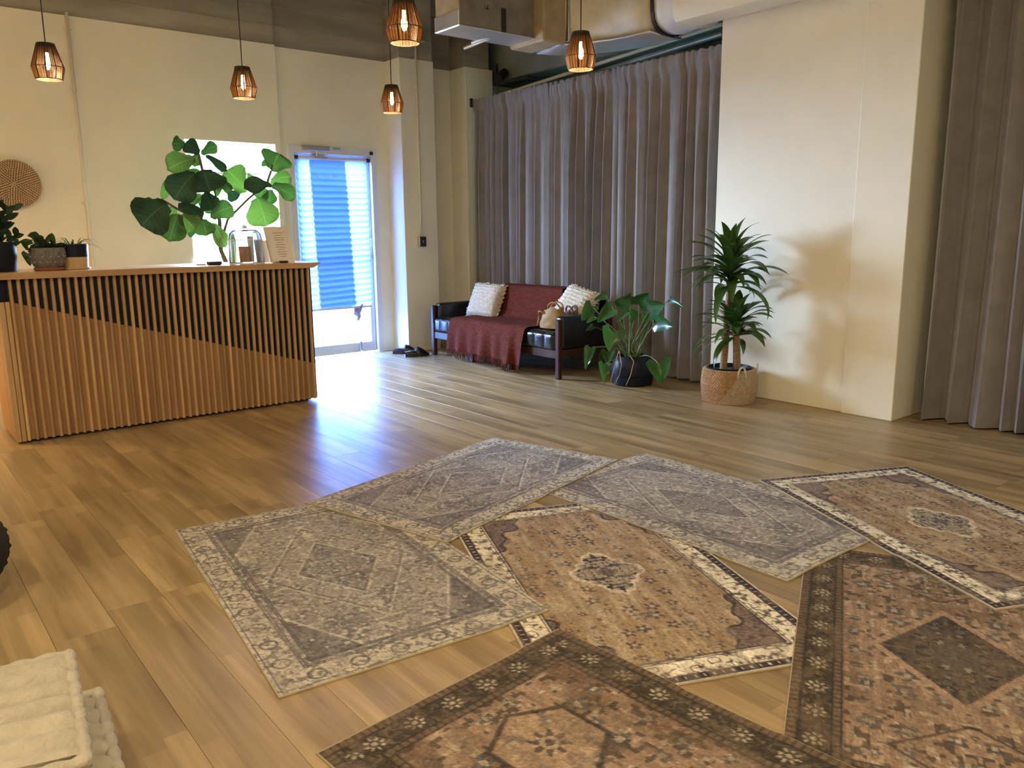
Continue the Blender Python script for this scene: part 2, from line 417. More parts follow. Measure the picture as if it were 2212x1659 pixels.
# door 1
dy0, dy1 = 7.53, 7.575
fr = Geo().box(DX0, DX0 + .05, YB2 - .012, 7.62, 0, DZ1).box(DX1 - .055, DX1, YB2 - .012, 7.62, 0, DZ1).box(DX0 + .05, DX1 - .055, YB2 - .012, 7.62, DZ1 - .075, DZ1)
fr.box(DX0 + .05, DX0 + .065, 7.575, 7.60, 0, DZ1 - .075).box(DX1 - .07, DX1 - .055, 7.575, 7.60, 0, DZ1 - .075)
door = struct(fr.build('door_1', MT['alu']))
lx0, lx1, lz0, lz1 = DX0 + .055, DX1 - .06, 0.012, DZ1 - .076
lf = Geo().box(lx0, lx0 + .05, dy0, dy1, lz0, lz1).box(lx1 - .05, lx1, dy0, dy1, lz0, lz1)
lf.box(lx0 + .05, lx1 - .05, dy0, dy1, lz0, lz0 + .10).box(lx0 + .05, lx1 - .05, dy0, dy1, lz1 - .06, lz1)
leafo = lf.build('door_leaf', MT['alu'], door)
Geo().box(lx0 + .05, lx1 - .05, 7.55, 7.556, lz0 + .10, lz1 - .06).build('pane', MT['door_glass'], leafo)
g = Geo().box(lx0 + .02, lx1 - .01, 7.585, 7.61, 0.985, 1.02, .008); g.box(lx0 + .02, lx0 + .05, 7.56, 7.61, .97, 1.03).box(lx1 - .04, lx1 - .01, 7.56, 7.61, .97, 1.03)
g.build('push_bar', MT['alu'], leafo)
g = Geo().box(3.47, 3.76, YB2 - .045, YB2 - .012, 2.035, 2.085, .006); g.box(3.80, 3.88, YB2 - .03, YB2 - .012, 2.05, 2.08, .004)
clo = g.build('door_closer', MT['metal'], door)
g = Geo().tube([(3.62, YB2 - .03, 2.035), (3.62, YB2 - .03, 1.985)], .008).box(3.60, 3.74, YB2 - .02, dy0 - .001, 1.965, 1.985, .003)
g.build('closer_arm', MT['metal'], clo)
g = Geo().box(4.02, 4.045, dy0 - .03, dy0, .02, .13, .006).tube([(4.03, dy0 - .02, .03), (4.03, dy0 - .07, .012)], .008)
g.build('door_stop', MT['metal'], leafo)
g = Geo().tube([(lx1 - .02, dy0 - .03, 1.19), (lx1 - .02, dy0 - .03, 1.12)], .006).box(lx1 - .03, lx1 - .012, dy0 - .02, dy0, .985, 1.02)
g.build('lock', MT['metal'], leafo)
for xx in (DX1 - .06,): Geo().tube([(xx, YB2 - .02, DZ1 - .045), (xx, YB2 - .03, DZ1 - .045)], .02, 14).build('hinge_cap', MT['black'], door)

# ------------------------------------------------------------------ pleated shade on the door
sy = 7.505
sh = thing('pleated_blind', 'pale blue pleated paper shade hanging over the glass of the entrance door', 'shade', (3.8, sy, .5))
sx0, sx1, sz0, sz1 = lx0 + .012, lx1 - .045, 0.50, 1.955
np_ = 25


def pleat(x0t, x1t, x0b, x1b, zt, zb0, zb1, y, amp):
    def fn(u, v):
        zb = zb0 + (zb1 - zb0) * u; z = zt + (zb - zt) * v
        ph = (v * np_) % 1.0; tri = 1 - abs(2 * ph - 1); tri = tri * tri * (3 - 2 * tri); a = amp * min(1, v * 5)
        x0, x1 = x0t + (x0b - x0t) * v, x1t + (x1b - x1t) * v
        return Vector((x0 + (x1 - x0) * u + .003 * math.sin(ph * 2 * math.pi), y - a * tri, z))
    return fn


g = Geo().grid(pleat(sx0, sx1, sx0, sx1, sz1, .475, .515, sy, .024), 12, np_ * 10); g.build('pleats', MT['shade'], sh, smooth=True)
cx0t, cx1t, cx0b, cx1b = at(669, 380, Y=sy).x, at(746, 380, Y=sy).x, at(690, 640, Y=sy).x, at(768, 640, Y=sy).x
g = Geo().grid(pleat(cx0t, cx1t, cx0b, cx1b, sz1, .485, .505, sy + .004, .024), 8, np_ * 10); g.build('backing_sheet', MT['shade_mid'], sh, smooth=True)
Geo().box(sx0, sx1, sy - .03, sy + .008, sz1, sz1 + .03, .008).build('head_rail', MT['alu'], sh)
for xx in (sx0 - .02, sx1 - .01): Geo().box(xx, xx + .045, sy - .032, sy + .02, sz1 + .0, sz1 + .035, .006).build('bracket', MT['black'], sh)
Geo().box(sx0, sx1, sy - .012, sy + .006, .478, .502, .004).build('bottom_bar', MT['alu'], sh)
g = Geo()
for i in range(8): g.box(3.70 + i * .022, 3.714 + i * .022, sy - .0265, sy - .0255, 1.79, 1.80 + .012 * (i % 3 == 0))
g.prism([(3.605, 1.80), (3.625, 1.775), (3.645, 1.78), (3.625, 1.80), (3.61, 1.845)], 1, sy - .0265, sy - .0255)
g.build('print', MT['white_mark'], sh, kind='stuff')
# cloth tied at the bottom
g = Geo(); pts = [at(784, 657, Y=7.48), at(776, 668, Y=7.475), at(771, 676, Y=7.475), at(775, 684, Y=7.475), at(773, 692, Y=7.48)]
g.tube(pts, [.006, .028, .036, .024, .012], 10)
g.tube([pts[1], at(768, 668, Y=7.47), at(766, 680, Y=7.47)], [.01, .02, .008], 8)
tag(g.build('tie_cloth', MT['rag'], smooth=True), 'small mauve cloth knotted to the bottom corner of the door shade', 'cloth')

# ------------------------------------------------------------------ conduits, outlet box
g = Geo().tube([(1.535, YB - .013, 0.02), (1.535, YB - .013, PT + .02)], .013, 12)
cnd = g.build('conduit', MT['conduit'], smooth=True); tag(cnd, 'cream painted conduit running up the wall left of the window', 'pipe')
for z in (.6, 1.5, 2.4, 2.85): Geo().box(1.505, 1.565, YB - .016, YB, z, z + .02, .003).build('strap', MT['conduit'], cnd)
g = Geo().tube([(4.617, 7.187, 1.20), (4.617, 7.187, PT + .15)], .011, 12)
c2 = g.build('conduit', MT['conduit'], smooth=True); tag(c2, 'cream painted conduit dropping down the pier to the outlet box', 'pipe')
for z in (1.6, 2.4): Geo().box(4.59, 4.645, 7.182, 7.2, z, z + .02, .003).build('strap', MT['conduit'], c2)
ob = Geo().box(4.575, 4.66, 7.155, 7.2, 1.10, 1.205, .006).build('outlet_box', MT['metal'])
tag(ob, 'grey metal outlet box at the foot of the conduit on the pier', 'outlet')
fp = Geo().box(4.58, 4.655, 7.149, 7.155, 1.105, 1.2, .003).build('face_plate', MT['black'], ob)
Geo().box(4.612, 4.622, 7.146, 7.149, 1.14, 1.165, .001).build('socket', MT['metal'], fp)

# ------------------------------------------------------------------ reception counter
CX0, CX1, CY0, CY1, CT = 0.63, 2.615, 5.60, 6.16, 1.0
ct = thing('reception_counter', 'slatted pine reception counter with a diagonal navy painted corner', 'counter', ((CX0 + CX1) / 2, (CY0 + CY1) / 2, 0))
Geo().box(CX0 + .05, CX1 - .05, CY0 + .05, CY1 - .05, 0, .03).build('plinth', MT['black'], ct)


def zdiag(x): return 0.868 - (x - 0.679) * (0.868 - 0.285) / (2.60 - 0.679)


g = Geo().prism([(CX0, .018), (CX1, .018), (CX1, zdiag(CX1)), (CX0 + .05, zdiag(CX0 + .05)), (CX0, zdiag(CX0 + .05))], 1, CY0, CY0 + .02)
g.build('front_panel', MT['pine_panel'], ct)
g = Geo().prism([(CX0, CT), (CX0, zdiag(CX0 + .05)), (CX0 + .05, zdiag(CX0 + .05)), (CX1, zdiag(CX1)), (CX1, CT)], 1, CY0, CY0 + .02)
g.build('navy_panel', MT['navy'], ct)
Geo().box(CX0, CX0 + .02, CY0 + .02, CY1, .018, zdiag(CX0 + .05)).build('side_panel', MT['pine_panel'], ct)
Geo().box(CX0, CX0 + .02, CY0 + .02, CY1, zdiag(CX0 + .05), CT).build('side_panel', MT['navy'], ct)
Geo().box(CX1 - .02, CX1, CY0 + .02, CY1, .018, zdiag(CX1)).build('side_panel', MT['pine_panel'], ct)
Geo().box(CX1 - .02, CX1, CY0 + .02, CY1, zdiag(CX1), CT).build('side_panel', MT['navy'], ct)
Geo().box(CX0 + .02, CX1 - .02, CY1 - .02, CY1, .03, CT).build('back_panel', MT['pine_panel'], ct)
# corner trim
for x0_, x1_ in ((CX0 - .004, CX0 + .026), (CX0 + .029, CX0 + .052)):
    Geo().box(x0_, x1_, CY0 - .013, CY0, .012, zdiag(CX0 + .05), .002).build('corner_trim', MT['pine'], ct)
Geo().box(CX0 - .004, CX0 + .04, CY0 - .008, CY0, zdiag(CX0 + .05) + .001, CT, .002).build('corner_trim', MT['navy'], ct)
# half-round slats
ns = 44; sw = .0225
pf = [(sw / 2 * math.cos(t), -.020 * math.sin(t) if 0 < t < math.pi else 0.0) for t in [math.pi * i / 8 for i in range(9)]]
sl = Geo().prism([(p[0], p[1]) for p in pf], 2, .015, CT - .002)
slat0 = None
for i in range(ns):
    xx = 0.697 + i * (2.592 - .697) / (ns - 1)
    if slat0 is None:
        slat0 = sl.build('slat', MT['pine'], None, smooth='auto', loc=(0, 0, 0)); o = slat0
    else:
        o = bpy.data.objects.new('slat', slat0.data); col.objects.link(o)
    o.parent = ct; o.location = Vector((xx, CY0, 0)) - WL[ct.name]
# worktop with an angled right end
g = Geo().prism([(CX0 - .09, CT), (CX1 + .005, CT), (CX1 + .075, CT + .038), (CX0 - .09, CT + .038)], 1, CY0 - .045, CY1 + .04)
g.build('worktop', MT['pine_top'], ct)

CTZ = CT + .0385
# ------------------------------------------------------------------ leaves
LEAFS = dict(
    oval=lambda t: math.sin(math.pi * min(1, t) ** 0.8) ** 0.75,
    fiddle=lambda t: (0.42 + .58 * max(0, min(1, (t - .12) / .45)) ** 1.3) * min(1, t / .08) ** .5 * max(0, 1 - max(0, (t - .72) / .28) ** 2.2) ** .6,
    heart=lambda t: (1 - t) ** .62 * (1 if t > .0 else 1) * (1.12 - .12 * t) * min(1, .55 + t * 5),
    strap=lambda t: min(1, .45 + t * 2.5) * (1 - max(0, (t - .3) / .7) ** 1.8),
    blade=lambda t: (1 - t ** 2) ,
)


def leaf(name, base, tip, width, shape, material, parent, roll=0.0, droop=0.15, cup=0.15, wave=0.0, face=None, nl=9, nw=4, seed=0, fold=0.0):
    base, tip = Vector(base), Vector(tip); d = tip - base; L = d.length; d.normalize()
    face = (face if face is not None else (EYE - base)).normalized()
    n = face - d * face.dot(d)
    if n.length < 1e-3: n = d.orthogonal()
    n.normalize(); n = Matrix.Rotation(roll, 3, d) @ n; s = d.cross(n)
    f = LEAFS[shape]; V = []; F = []; rr = random.Random(seed); p1, p2 = rr.random() * 6, rr.random() * 6
    up = Vector((0, 0, 1))
    for i in range(nl + 1):
        t = i / nl; hw = max(f(t), 0.02) * width / 2
        c = base + d * (L * t) + up * (droop * L * 4 * t * (1 - t) * .5)
        for j in range(nw + 1):
            q = (j / nw - .5) * 2
            back = 0.0
            if shape == 'heart': back = -abs(q) ** 1.3 * .26 * width * max(0, 1 - t * 2.4)
            off = cup * width * q * q * .5 + fold * abs(q) * width * .5 + wave * width * math.sin(t * 9 + p1 + q * 2) * q * q + wave * width * .4 * math.sin(t * 6 + p2) * abs(q)
            V.append(c + s * (q * hw) + n * off + d * back)
    for i in range(nl):
        for j in range(nw):
            a = i * (nw + 1) + j; F.append((a, a + 1, a + nw + 2, a + nw + 1))
    o = Geo().add(V, F).build(name, material, parent, smooth=True)
    uv = o.data.uv_layers.new(name='UVMap'); vi = np.zeros(len(o.data.loops), dtype=np.int32); o.data.loops.foreach_get('vertex_index', vi)
    uv.data.foreach_set('uv', np.stack([(vi % (nw + 1)) / nw, (vi // (nw + 1)) / nl], -1).ravel().astype(np.float32))
    return o


def add_veins(m, vc, k=7.0, amt=.55):
    nt = m.node_tree; N = nt.nodes; L = nt.links; b = N['Principled BSDF']; src = b.inputs['Base Color'].links[0].from_socket
    M = lambda op, a, b_=None: (lambda n: (setattr(n, 'operation', op), [L.new(q, n.inputs[i]) if hasattr(q, 'links') else setattr(n.inputs[i], 'default_value', q) for i, q in enumerate((a, b_)) if q is not None], n.outputs[0])[-1])(N.new('ShaderNodeMath'))
    t = N.new('ShaderNodeTexCoord'); sx = N.new('ShaderNodeSeparateXYZ'); L.new(t.outputs['UV'], sx.inputs[0])
    q = M('ABSOLUTE', M('SUBTRACT', sx.outputs[0], .5)); mid = M('LESS_THAN', q, .022)
    side = M('LESS_THAN', M('FRACT', M('MULTIPLY', M('SUBTRACT', sx.outputs[1], M('MULTIPLY', q, .55)), k)), .10)
    f = M('MULTIPLY', M('MAXIMUM', mid, M('MULTIPLY', side, .7)), amt)
    x = N.new('ShaderNodeMix'); x.data_type = 'RGBA'; L.new(f, x.inputs[0]); L.new(src, x.inputs[6]); x.inputs[7].default_value = (*vc, 1); L.new(x.outputs[2], b.inputs['Base Color'])


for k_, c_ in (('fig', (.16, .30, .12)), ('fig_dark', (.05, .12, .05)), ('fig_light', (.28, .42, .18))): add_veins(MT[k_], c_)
add_veins(MT['philo'], (.07, .17, .05), 5.0, .35)


# fiddle leaf fig behind the counter
fx, fy = 2.62, 6.62
fig = thing('fiddle_leaf_fig', 'large fiddle leaf fig with broad green leaves standing in front of the bright window', 'plant', (fx, fy, 0))
prof = [(.0, 0), (.15, 0), (.17, .02), (.20, .34), (.205, .36), (.19, .36), (.185, .33), (0, .33)]
Geo().lathe(prof, (fx, fy, 0), 28).build('pot', MT['candle'], fig, smooth='auto')
Geo().lathe([(0, .31), (.18, .335)], (fx, fy, 0), 24).build('soil', MT['soil'], fig)
S5 = lambda q: (260 + q[0] * .27125, 280 + q[1] * .27125)


def fp_(q, dy=0.0): return at(*S5(q), Y=6.55 + dy)


b0 = Vector((fx, fy, .3)); b1 = fp_((800, 960))
stems = [([b0, b1, fp_((790, 720)), fp_((700, 500), .02), fp_((655, 330)), fp_((625, 200)), fp_((600, 160))], .013),
         ([b1, fp_((830, 800)), fp_((855, 715)), fp_((1010, 560), -.05), fp_((1170, 420), -.1), fp_((1200, 330), -.1), fp_((1210, 280), -.1)], .009),
         ([b1, fp_((740, 800), -.05), fp_((620, 715), -.15), fp_((450, 630), -.25), fp_((330, 555), -.3), fp_((250, 560), -.32)], .008),
         ([fp_((790, 720)), fp_((760, 560)), fp_((745, 430))], .006)]
for p_, r_ in stems: Geo().tube(p_, [r_ * 1.5 * (1 - .5 * i / (len(p_) - 1)) for i in range(len(p_))], 8).build('stem', MT['stem_brown'], fig, smooth=True)
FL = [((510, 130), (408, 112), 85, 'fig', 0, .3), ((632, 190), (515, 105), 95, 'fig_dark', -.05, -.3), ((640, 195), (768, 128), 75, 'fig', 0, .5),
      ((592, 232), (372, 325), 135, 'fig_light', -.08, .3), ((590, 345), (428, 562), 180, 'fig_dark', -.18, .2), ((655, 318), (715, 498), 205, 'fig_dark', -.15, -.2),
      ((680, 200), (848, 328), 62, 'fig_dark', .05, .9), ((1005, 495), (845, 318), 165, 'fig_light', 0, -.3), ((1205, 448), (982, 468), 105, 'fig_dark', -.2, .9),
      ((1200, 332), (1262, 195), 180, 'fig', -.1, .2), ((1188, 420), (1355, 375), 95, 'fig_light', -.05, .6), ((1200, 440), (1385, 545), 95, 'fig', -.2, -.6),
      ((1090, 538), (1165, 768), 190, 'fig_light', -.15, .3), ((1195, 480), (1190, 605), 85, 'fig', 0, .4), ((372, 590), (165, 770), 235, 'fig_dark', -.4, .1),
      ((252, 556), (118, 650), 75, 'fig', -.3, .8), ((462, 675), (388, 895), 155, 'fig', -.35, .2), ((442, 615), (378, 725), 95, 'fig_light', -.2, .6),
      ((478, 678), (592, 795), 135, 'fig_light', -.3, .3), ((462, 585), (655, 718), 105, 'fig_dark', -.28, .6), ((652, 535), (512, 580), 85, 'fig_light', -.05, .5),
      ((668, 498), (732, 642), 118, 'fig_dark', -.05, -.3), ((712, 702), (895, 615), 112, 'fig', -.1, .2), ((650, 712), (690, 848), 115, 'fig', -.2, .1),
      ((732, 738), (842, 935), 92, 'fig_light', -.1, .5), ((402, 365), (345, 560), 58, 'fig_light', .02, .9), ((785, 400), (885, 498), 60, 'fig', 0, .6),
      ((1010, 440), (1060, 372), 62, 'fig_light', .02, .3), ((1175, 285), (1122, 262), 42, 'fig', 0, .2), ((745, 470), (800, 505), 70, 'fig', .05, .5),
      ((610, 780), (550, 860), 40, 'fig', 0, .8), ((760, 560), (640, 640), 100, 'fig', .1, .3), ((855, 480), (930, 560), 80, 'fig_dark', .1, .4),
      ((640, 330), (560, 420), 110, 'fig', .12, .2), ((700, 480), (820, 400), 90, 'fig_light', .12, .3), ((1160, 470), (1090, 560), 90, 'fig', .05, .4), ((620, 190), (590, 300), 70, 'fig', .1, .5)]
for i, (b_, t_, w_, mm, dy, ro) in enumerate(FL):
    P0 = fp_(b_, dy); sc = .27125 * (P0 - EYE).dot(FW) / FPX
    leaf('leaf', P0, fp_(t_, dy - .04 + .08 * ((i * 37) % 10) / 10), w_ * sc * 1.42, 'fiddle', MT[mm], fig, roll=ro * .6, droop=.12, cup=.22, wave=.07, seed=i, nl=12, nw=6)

# ------------------------------------------------------------------ plants on the counter
PY = 5.80
C0 = lambda x, y, dy=0: at(x, y, Y=PY + dy)
# rubber/zz plant
p = at(2, 584, Z=CTZ); p = Vector((C0(3, 580).x, PY, CTZ))
zz = thing('zz_plant', 'dark glossy upright plant in a navy pot at the left end of the counter', 'plant', p)
Geo().lathe([(0, 0), (.082, 0), (.088, .01), (.093, .175), (.093, .18), (.086, .18), (.082, .16), (0, .16)], p, 28).build('pot', MT['navy_pot'], zz, smooth='auto')
rz = random.Random(8)
for (tx, ty, n_) in [(12, 455, 7), (28, 455, 6), (-8, 450, 6), (35, 510, 5), (3, 490, 5), (-22, 480, 5)]:
    a = p + Vector((rz.uniform(-.02, .02), rz.uniform(-.02, .02), .16)); e = C0(tx, ty, rz.uniform(-.04, .04))
    mid = a.lerp(e, .5) + Vector((0, 0, .02)); Geo().tube([a, mid, e], [.007, .006, .003], 6).build('stem', MT['zz'], zz, smooth=True)
    for i in range(n_):
        t = .3 + .7 * i / (n_ - 1); c = a.lerp(e, t); sd = 1 if i % 2 else -1
        dirn = ((e - a).normalized() * .8 + Vector((sd * .75, rz.uniform(-.5, .2), .1))).normalized()
        leaf('leaf', c, c + dirn * rz.uniform(.065, .09), .036, 'oval', MT['zz'], zz, roll=rz.uniform(-.6, .6), seed=i, nl=6, nw=2)
# trailing plant in speckled pot
p = Vector((C0(104, 575).x, PY - .03, CTZ))
tp = thing('trailing_plant', 'small leafy trailing plant in a grey speckled pot on a terracotta saucer', 'plant', p)
Geo().lathe([(0, 0), (.078, 0), (.084, .006), (.086, .018), (.074, .018), (0, .012)], p, 28).build('saucer', MT['terracotta'], tp, smooth='auto')
pot = Geo().lathe([(0, .018), (.074, .018), (.085, .03), (.098, .07), (.102, .105), (.098, .138), (.092, .14), (.088, .12), (0, .12)], p, 32).build('pot', MT['grey_pot'], tp, smooth='auto')
g = Geo()
for i in range(14):
    for k_, z in enumerate((.05, .085)):
        a = 2 * math.pi * (i + .5 * k_) / 14; r_ = .093 + .006 * k_
        g.lathe([(0, 0), (.004, .001), (.004, .005), (0, .006)], p + Vector((r_ * math.cos(a), r_ * math.sin(a), z)), 6)
g.build('dots', MT['cream'], pot)
TL = [((95, 530), (70, 502), 15, .1), ((78, 512), (58, 510), 18, .3), ((92, 520), (78, 522), 20, .5), ((60, 530), (42, 520), 22, .2), ((42, 522), (22, 545), 14, .6),
      ((82, 535), (60, 545), 16, .4), ((108, 522), (112, 503), 20, .2), ((105, 540), (125, 530), 28, .3), ((62, 548), (66, 575), 24, .2), ((110, 525), (128, 540), 16, .5),
      ((75, 525), (90, 530), 22, .2), ((88, 545), (72, 530), 16, .2), ((118, 535), (140, 525), 14, .5), ((64, 552), (74, 560), 14, .3), ((95, 535), (100, 545), 26, .1)]
for i, (b_, t_, w_, ro) in enumerate(TL):
    dy = -.05 + .1 * ((i * 3) % 5) / 5; B_, T_ = C0(*b_, dy), C0(*t_, dy - .02)
    leaf('leaf', B_, T_, w_ * .0033, 'heart', MT['pothos'], tp, roll=ro, droop=.2, cup=.3, seed=i, nl=6, nw=4)
    Geo().tube([p + Vector((0, 0, .12)), (p + Vector((0, 0, .17))).lerp(B_, .55) + Vector((0, 0, .015)), B_], .0022, 5).build('stem', MT['stem_brown'], tp)
# spider plant in two tone pot
p = Vector((C0(164, 576).x, PY + .02, CTZ))
sp = thing('spider_plant', 'spider plant in a pot of navy glaze above pale wood', 'plant', p)
Geo().lathe([(0, 0), (.085, 0), (.09, .004), (.09, .012), (.078, .012), (0, .012)], p, 28).build('saucer', MT['pot_wood'], sp, smooth='auto')
Geo().lathe([(0, .012), (.078, .012), (.083, .078), (0, .078)], p, 30).build('pot_base', MT['pot_wood'], sp, smooth='auto')
Geo().lathe([(0, .078), (.083, .078), (.086, .158), (.08, .16), (.077, .14), (0, .14)], p, 30).build('pot', MT['navy_pot'], sp, smooth='auto')
for i in range(26):
    a = rz.uniform(0, 6.28); el = rz.uniform(.25, 1.2); L_ = rz.uniform(.12, .2); d = Vector((math.cos(a) * math.cos(el), math.sin(a) * math.cos(el), math.sin(el)))
    b_ = p + Vector((.03 * math.cos(a), .03 * math.sin(a), .14)); pts = []
    V = []; F = []; s_ = d.cross(Vector((0, 0, 1))).normalized()
    for j in range(9):
        t = j / 8; c = b_ + d * (L_ * t) + Vector((d.x, d.y, 0)) * (L_ * .25 * t * t) - Vector((0, 0, 1)) * (L_ * .75 * t ** 2.4)
        w_ = .0055 * (1 - t ** 1.6) + .0003
        V += [c - s_ * w_, c - Vector((0, 0, w_ * .4)), c + s_ * w_]
    for j in range(8):
        for q in (0, 1): F.append((j * 3 + q, j * 3 + q + 1, j * 3 + q + 4, j * 3 + q + 3))
    Geo().add(V, F).build('leaf', MT['spider'], sp, smooth=True)

# ------------------------------------------------------------------ other things on the counter
a, b = C0(440, 565).x, C0(467, 565).x
o = Geo().box(a, b, PY - .12, PY - .05, CTZ, CTZ + .026, .005).build('card_reader', MT['black']); tag(o, 'small dark box lying on the counter in front of the window', 'box')
o = Geo().box(C0(420, 565).x, C0(440, 565).x, PY - .06, PY - .02, CTZ, CTZ + .008, .002).build('notebook', MT['terracotta']); tag(o, 'thin dark red notebook lying beside the small dark box', 'notebook')
jx = C0(533, 560).x
jar = thing('glass_cloche', 'clear glass jar on the counter holding an amber tumbler and a candle', 'jar', (jx, PY, CTZ))
m_jar, nt, bsdf = new_mat('jar_glass'); bsdf.inputs['Transmission Weight'].default_value = 1; bsdf.inputs['Roughness'].default_value = .03; bsdf.inputs['IOR'].default_value = 1.45; bsdf.inputs['Base Color'].default_value = (.80, .88, .97, 1)
outer = [(.0, .002), (.118, .002), (.122, .01), (.122, .17), (.112, .215), (.085, .24), (.0, .248)]
innr = [(.0, .238), (.078, .230), (.100, .208), (.108, .168), (.108, .014), (.0, .012)]
Geo().lathe(outer + innr, (jx, PY, CTZ), 40).build('glass', m_jar, jar, smooth='auto')
Geo().lathe([(.119, 0), (.125, 0), (.125, .008), (.119, .008)], (jx, PY, CTZ), 32).build('foot_ring', MT['white_frame'], jar, smooth='auto')
Geo().lathe([(0, .248), (.014, .25), (.02, .262), (.012, .276), (0, .278)], (jx, PY, CTZ), 16).build('knob', MT['white_frame'], jar, smooth='auto')
Geo().tube([(jx + .1225 * math.cos(a_), PY + .1225 * math.sin(a_), CTZ + .17) for a_ in [i * math.pi / 16 for i in range(33)]], .0035, 6).build('rim', MT['white_frame'], jar, smooth=True)
o = Geo().lathe([(0, .015), (.036, .015), (.038, .03), (.042, .125), (.039, .125), (.035, .03), (0, .028)], (jx - .015, PY - .01, CTZ), 24).build('tumbler', MT['copper'], smooth='auto')
tag(o, 'amber tumbler standing inside the clear glass jar', 'glass')
cx_ = jx + .045
o = Geo().lathe([(0, .015), (.02, .015), (.022, .19), (.02, .195), (0, .193)], (cx_ , PY + .02, CTZ), 20).build('candle', MT['candle'], smooth='auto'); tag(o, 'tall white pillar candle inside the glass jar', 'candle')
Geo().tube([(cx_, PY + .02, CTZ + .193), (cx_ + .002, PY + .02, CTZ + .205)], .0015, 5).build('wick', MT['black'], o)
# menu page leaning in a stand
x0_, x1_ = C0(583, 560).x, C0(634, 560).x


def lean(x0, x1, y, z0, h, skew, th, back=.25):
    V = [(x0, y, z0), (x1, y, z0), (x1 - skew, y + h * back, z0 + h), (x0 - skew, y + h * back, z0 + h)]
    V += [(q[0], q[1] + th, q[2]) for q in V]
    return V, [(0, 1, 2, 3), (7, 6, 5, 4), (0, 4, 5, 1), (1, 5, 6, 2), (2, 6, 7, 3), (3, 7, 4, 0)]


sg = thing('menu_sign', 'cream printed page leaning in a stand near the right end of the counter', 'sign', ((x0_ + x1_) / 2, PY, CTZ))
Geo().add(*lean(x0_, x1_, PY - .02, CTZ, .262, .02, .003)).build('page', MT['paper'], sg)
Geo().box(x0_, x1_, PY - .03, PY + .10, CTZ, CTZ + .003, .001).build('stand_foot', MT['glass'], sg)
g = Geo()
for i in range(11):
    t = .16 + .066 * i; w_ = .075 if i % 3 else .05
    xc = (x0_ + x1_) / 2 + .012 - .02 * t; z = CTZ + .262 * t; y = PY - .02 + .262 * .25 * t - .0008
    g.box(xc - w_ / 2, xc + w_ / 2, y - .0006, y, z, z + .0035)
g.build('print', MT['print'], sg, kind='stuff')
g = Geo().add(*lean(C0(556, 560).x, C0(585, 560).x, PY + .0, CTZ, .165, -.0, .003)); o = g.build('paper_card', MT['paper']); tag(o, 'small cream card leaning beside the printed page', 'card')
kx = C0(590, 560).x
ky = thing('keys', 'bunch of keys with a black fob lying in front of the printed page', 'keys', (kx, PY - .13, CTZ))
Geo().box(kx - .012, kx + .055, PY - .15, PY - .12, CTZ, CTZ + .016, .006).build('fob', MT['black'], ky)
for i in range(4): Geo().box(kx - .075 + i * .016, kx - .02 + i * .01, PY - .16 + .012 * i, PY - .15 + .012 * i, CTZ + .001 + .003 * i, CTZ + .004 + .003 * i, .001).build('key', MT['metal'], ky)

# wall basket (coiled seagrass plate)
bx_ = Vector((at(30, 398, Y=YB).x, YB - .012, at(30, 398, Y=YB).z))
wb = thing('wall_basket', 'round woven seagrass plate hanging on the wall above the counter plants', 'wall basket', bx_)
RB = .182
g = Geo().lathe([(0.001, 0), (RB * .6, .012), (RB, .03), (RB, .022), (RB * .6, .004), (0.001, -.006)], (0, 0, 0), 40)
g.v = [Vector((bx_.x + q.x, bx_.y - q.z, bx_.z + q.y)) for q in g.v]; g.build('backing', mat('seagrass_mid', (.20, .115, .06), .8), wb)
g = Geo(); nr = 11
for i in range(nr):
    r_ = RB * (i + .7) / nr; n_ = max(6, int(2 * math.pi * r_ / .017)); y = bx_.y - .012 - .02 * (r_ / RB) ** 2
    for j in range(n_):
        a = 2 * math.pi * (j + .35 * i) / n_; c = Vector((bx_.x + r_ * math.cos(a), y, bx_.z + r_ * math.sin(a)))
        tdir = Vector((-math.sin(a), 0, math.cos(a))); rd = Vector((math.cos(a), 0, math.sin(a))); hw, hr = .0052, RB / nr * .44
        g.add([c - tdir * hw - rd * hr, c + tdir * hw - rd * hr, c + tdir * hw + rd * hr, c - tdir * hw + rd * hr, c + Vector((0, -.008, 0))], [(0, 1, 4), (1, 2, 4), (2, 3, 4), (3, 0, 4)])
g.build('coil_stitches', MT['seagrass'], wb, kind='stuff')

